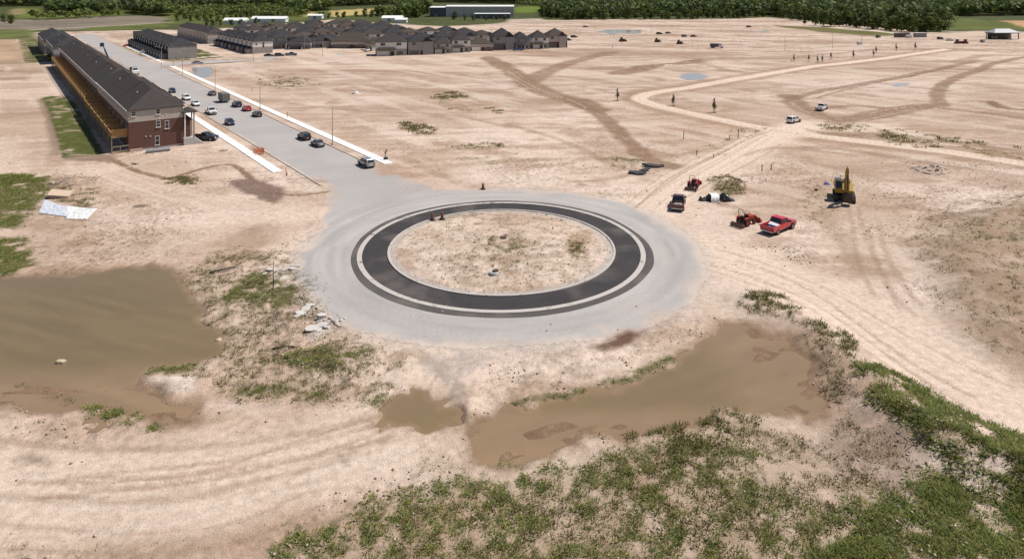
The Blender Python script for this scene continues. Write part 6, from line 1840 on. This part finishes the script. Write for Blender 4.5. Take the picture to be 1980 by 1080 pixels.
# broken asphalt
def slabs(name, spec, m, label, cat):
    x, y = G(*spec[0][:2])
    root = empty(name, x, y, 0, None, label, cat)
    for i, (px, py, sx, sy, th, rx_, rz) in enumerate(spec):
        a, b = G(px, py)
        q = random.Random(i + int(px)); k = 9
        ring = [(sx / 2 * math.cos(2 * math.pi * j / k) * q.uniform(.75, 1.1), sy / 2 * math.sin(2 * math.pi * j / k) * q.uniform(.75, 1.1)) for j in range(k)]
        mb = MB().add([(u, v, 0) for u, v in ring] + [(u * .95, v * .95, th) for u, v in ring], [tuple(range(k))[::-1], tuple(range(k, 2 * k))] + [(j, (j + 1) % k, k + (j + 1) % k, k + j) for j in range(k)])
        mb.build('slab', m, root, loc=(a - x, b - y, h1(a, b) - root.location.z + .04 + .05 * (i % 3)), rot=(rx_, .1 * (-1) ** i, rz))
    return root
slabs('asphalt_chunks', [(1230, 335, 4.0, 1.6, .25, .1, .2), (1245, 331, 2.6, 1.6, .22, -.1, .6), (1262, 323, 4.2, 1.6, .3, .12, -.2), (1275, 322, 2.6, 1.2, .22, .1, .1), (1252, 327, 1.6, 1.2, .2, .15, .9), (1238, 338, 2.6, .9, .18, 0, 0)], M_ASPH, 'broken black asphalt slabs heaped beside the haul road', 'asphalt')
M_SLAB = mat('pale_slab', (.52, .48, .45), .9, var=.3, scale=1.2, bump=.4)
slabs('concrete_slab_pile', [(606, 636, 1.7, 1.2, .12, .03, .4), (622, 630, 1.5, 1.1, .12, -.04, .9), (598, 641, 1.2, .8, .1, .05, .1), (616, 640, .9, .6, .1, .1, 1.4), (632, 634, .8, .6, .1, -.1, .5)], M_SLAB, 'pale washed-out concrete slab below the rubble', 'concrete')
slabs('concrete_slab_pile', [(582, 606, 1.4, 1.2, .12, .05, .5), (592, 598, 1.3, 1.0, .12, .02, 1.2), (600, 592, 1.2, .8, .1, -.06, .2), (575, 612, .8, .6, .1, .1, .7)], M_SLAB, 'pale concrete slab behind the grey stone heap', 'concrete')
slabs('concrete_slab_pile', [(566, 520, 1.2, .7, .1, .03, .3), (576, 515, .9, .6, .1, -.05, .8), (522, 524, 1.0, .6, .1, .03, .2), (512, 529, .8, .5, .08, .03, .9)], M_SLAB, 'pale concrete spill beside the leaning sign post', 'concrete')
slabs('concrete_slab_pile', [(622, 617, 1.1, .8, .5, .08, .3)], M_SLAB, 'squat concrete block beside the pink rubble', 'concrete')

# sheeting and board at the left
def sheet(name, px_pts, z, m, label, cat, th=.03, bump_=.12, seed=0, root=None):
    w = GW(px_pts)
    c = w.mean(0)
    n = 14
    vs, fs = [], []
    q = np.random.default_rng(seed)
    for i in range(n):
        for j in range(n):
            u, v = i / (n - 1), j / (n - 1)
            p = (w[0] * (1 - u) + w[1] * u) * (1 - v) + (w[3] * (1 - u) + w[2] * u) * v
            vs.append((p[0] - c[0], p[1] - c[1], h1(*p) - h1(*c) + z + bump_ * q.random() * (1 if .05 < u < .95 and .05 < v < .95 else .3)))
    for i in range(n - 1):
        for j in range(n - 1):
            fs.append((i * n + j, (i + 1) * n + j, (i + 1) * n + j + 1, i * n + j + 1))
    o = MB().add(vs, fs).build(name, m, root, loc=(c[0], c[1], h1(*c)))
    md = o.modifiers.new('thick', 'SOLIDIFY'); md.thickness = th; md.offset = 1
    return props(o, label, cat) if label else o
M_PLAS = mat('white_poly', (.56, .57, .62), .35, var=.1, scale=2)
sheet('plastic_sheet', [(75, 412), (130, 420), (125, 398), (85, 386)], .08, M_PLAS, 'crumpled white plastic sheet, left half of the pair', 'sheet', .02, .14, 1)
sheet('plastic_sheet', [(128, 424), (168, 425), (188, 404), (126, 397)], .08, mat('white_poly_bright', (.68, .67, .66), .4, var=.08), 'bright white plastic sheet, right half of the pair', 'sheet', .02, .14, 2)
x, y = G(115, 380)
bd = empty('board_stack', x, y, .25, None, 'tan plywood board stack tilted beside the plastic sheets', 'boards')
for k in range(3):
    MB().obox((0 + .05 * k, 0, .35 + .13 * k), (3.4 - .1 * k, 2.4, .09), (.12, .16, .03 * k)).build('board', mat('plywood', (.50, .38, .29), .8, var=.15), bd)
MB().obox((.2, -.6, .08), (2.6, .15, .2), (0, 0, .4)).obox((.1, .6, .08), (2.6, .15, .2), (0, 0, .4)).build('bearer', M_WOODG, bd)
def plank_set(px, py, n, L_, label, seed):
    x, y = G(px, py)
    r = empty('plank_pile', x, y, 0, None, label, 'planks')
    q = random.Random(seed)
    for k in range(n):
        MB().obox((q.uniform(-.4, .4), q.uniform(-.5, .5), .05 + .06 * k), (L_ * q.uniform(.6, 1), .14, .05), (0, q.uniform(-.06, .06), q.uniform(-.4, .4))).build('plank', M_WOODG, r)
plank_set(262, 318, 6, 1.6, 'small stack of planks on the dirt below the brick end wall', 1)
plank_set(430, 292, 6, 1.7, 'splayed planks lying beside the sidewalk', 2)
plank_set(275, 398, 4, 2.2, 'loose sticks on the dirt right of the plastic sheets', 3)
plank_set(1765, 330, 3, 1.4, 'dark sticks left of the pale rubble heap', 4)
# culvert pipe along the brick wall
o = MB().tube([(0, 0, 0), (1.6, .9, 0), (4.0, 2.3, 0)], .42, 14).build('rolled_membrane', mat('grey_membrane', (.26, .26, .27), .8, var=.3, scale=5), None, loc=(*P(162.6, 25.5), .4))
props(o, 'grey membrane roll lying along the brick end wall', 'membrane roll')
heap('rubble_heap', 250, 296, 1.0, .6, 14, .1, .28, mat('tan_rubble', (.42, .3, .22), .9, var=.3), 'tan rubble at the corner of the brick end wall', 'rubble', .2, 12)
# black pipe at the pond inlet and log
o = MB().tube([(0, 0, .1), (.6, .25, .22), (1.5, .45, .28), (2.4, .85, .42), (2.8, .9, .40)], .09, 8).build('drain_hose', M_BLACKP, None, loc=(*G(405, 528), h1(*G(405, 528))))
props(o, 'thin black drain hose lying on the sand above the wide pond', 'hose')
o = MB().tube([(0, 0, .1), (.8, .12, .2), (1.8, .15, .2), (2.7, .0, .1)], .11, 8).build('log', mat('dark_log', (.055, .035, .025), .9, var=.3), None, loc=(*G(528, 675), h1(*G(528, 675))))
props(o, 'dark log lying in the weeds between ponds and ring road', 'log')
def stake(px, py, h, label, m=None, cat='stake', name='survey_stake', group=None, lean=.03, w=.07):
    x, y = G(px, py)
    r = empty(name, x, y, random.random() * 3, None, label, cat, group)
    MB().beam((0, 0, -.2), (lean * h, 0, h), w).build('post', m or M_DARK, r)
    MB().box(-w * .9 + lean * h, w * .9 + lean * h, -w * .9, w * .9, h - .12, h).build('cap', M_DARK, r)
    return r
x, y = G(528, 558)
sp = empty('sign_post', x, y, 0, None, 'tall thin dark sign post standing in the weeds left of the ring road', 'post')
MB().beam((0, 0, -.2), (.05, 0, 3.2), .05).build('rod', M_DARK, sp); MB().beam((.02, 0, -.2), (.04, 0, 1.2), .11).build('sleeve', M_DARK, sp); rock(MB(), (0, 0, .05), .3, 4, .5).build('footing', M_BRUSH, sp)
x, y = G(533, 642)
sp = empty('dead_sapling', x, y, 0, None, 'bare dead sapling in the rough ground', 'sapling')
MB().tube([(0, 0, -.1), (.05, 0, 1.2), (.1, .02, 2.4)], .04, 6, .4).build('stem', M_BRUSH, sp)
mb = MB()
for k in range(8): mb.tube([(.02, 0, .4 + .22 * k), (.02 + .4 * math.cos(k * 2.4), .4 * math.sin(k * 2.4), .7 + .22 * k)], .015, 5)
mb.build('twigs', M_BRUSH, sp)
for i, (px, py, h) in enumerate([(1322, 270, 1.8), (1427, 268, 2.2), (1411, 270, 1.0), (1473, 331, 1.2), (1491, 328, 1.0), (1347, 300, 1.0), (1380, 305, .8), (556, 228, 1.4), (487, 178, 1.0), (580, 164, 1.0), (1530, 120, 1.0)]):
    stake(px, py, h, ['short dark stump stake in the weeds left of the haul road', 'thin tall stake beside the haul road', 'stubby stake beside the thin tall one', 'stubby stake left of the excavator track, nearer pair left', 'stubby stake left of the excavator track, nearer pair right', 'low stake on the churned dirt by the haul road bend', 'lowest stake on the churned dirt by the haul road', 'yellowish hydrant marker behind the white sidewalk', 'small dark marker by the trailer end of the sidewalk', 'dark marker alone on the open dirt behind the sidewalk', 'tiny stake by the leftmost far sapling'][i], M_DARK if i != 7 else mat('dull_yellow', (.35, .22, .04), .6), lean=.05, w=.12)
rs = random.Random(31)
for k in range(42):
    px, py = rs.uniform(1095, 1560), rs.uniform(50, 100)
    stake(px, py, rs.uniform(1.4, 2.4), 'thin service marker stake on the far graded lots', M_WOODG if k % 3 else M_TRIM, 'stake', 'lot_stake', 'service stakes on the far lots', .02, .14)
# bagged material dropped on the lots
x, y = G(690, 182)
bg = empty('bulk_bag', x, y, .3, None, 'white bulk bag slumped on the open dirt', 'bag')
lump(-.9, .7, -.6, .6, 0, .8, 8).build('sack', M_SHEET, bg, smooth=True); lump(.7, 1.7, -.3, .3, 0, .15, 9).build('flap', M_SHEET, bg); lump(-1.8, -.7, -.5, .1, 0, .25, 10).build('dark_strap', M_DARK, bg)

# tarpaulin-covered pile beside the tractors
x, y = G(1387, 389)
tp = empty('covered_pile', x, y + .6, .06, None, 'black plastic covered pile with a white band beside the maroon pickup', 'covered pile')
def mound(x0, x1, hw, h, seed, shift=0.0):
    r = np.random.default_rng(seed); n, m = 26, 17
    vs, fs = [], []
    for i in range(n):
        u = i / (n - 1); prof = math.sin(math.pi * min(1, max(0, u))) ** .6
        hh = h * prof * (.8 + .35 * math.sin(u * 9 + seed)); ww = hw * (.45 + .55 * prof)
        for j in range(m):
            a = math.pi * j / (m - 1)
            vs.append((x0 + (x1 - x0) * u, ww * math.cos(a) * (1 + .06 * r.normal()), shift + hh * math.sin(a) ** .8 * (1 + .07 * r.normal()) - .05 + shift))
    for i in range(n - 1):
        for j in range(m - 1):
            fs.append((i * m + j, i * m + j + 1, (i + 1) * m + j + 1, (i + 1) * m + j))
    return MB().add(vs, fs)
M_BPL = mat('black_poly', (.012, .011, .012), .35, var=.3, spec=.5)
mound(-.6, 3.1, 1.15, 1.0, 3).build('black_sheet', M_BPL, tp, smooth=False)
mound(-2.0, .2, 1.0, .85, 5).build('black_sheet', M_BPL, tp, smooth=False)
mound(-2.9, -1.7, .6, .8, 6).build('crate_load', mat('dark_clutter', (.06, .06, .06), .7, var=.9, scale=20), tp)
mb = MB(); vs, fs = [], []
for i in range(7):
    for j in range(13):
        a = math.pi * j / 12; u = i / 6
        vs.append((-1.15 + u * 1.35 + .1 * math.sin(j), (1.18 - .04 * math.sin(i * 2)) * math.cos(a), 1.12 * math.sin(a) ** .8 + .03 * math.sin(i * 3 + j)))
for i in range(6):
    for j in range(12): fs.append((i * 13 + j, i * 13 + j + 1, (i + 1) * 13 + j + 1, (i + 1) * 13 + j))
mb.add(vs, fs).build('white_sheet', M_SHEET, tp, smooth=True)
rock(MB(), (.0, -1.5, .12), .2, 5).build('weight_stone', M_TRIM, tp)
x, y = G(1575, 372)
props(lump(-.5, .5, -.4, .4, 0, .5, 12).build('fuel_cloth', mat('lilac_cloth', (.22, .2, .42), .7, var=.3), None, loc=(*G(1599, 357), h1(*G(1599, 357)))), 'small lilac cloth bundle left of the excavator', 'cloth')
x, y = G(1578, 368)
props(rock(MB(), (0, 0, .15), .35, 9).build('boulder', mat('dark_stone', (.07, .05, .045), .9), None, loc=(x, y, h1(x, y))), 'dark stone on the weeds left of the excavator', 'boulder')
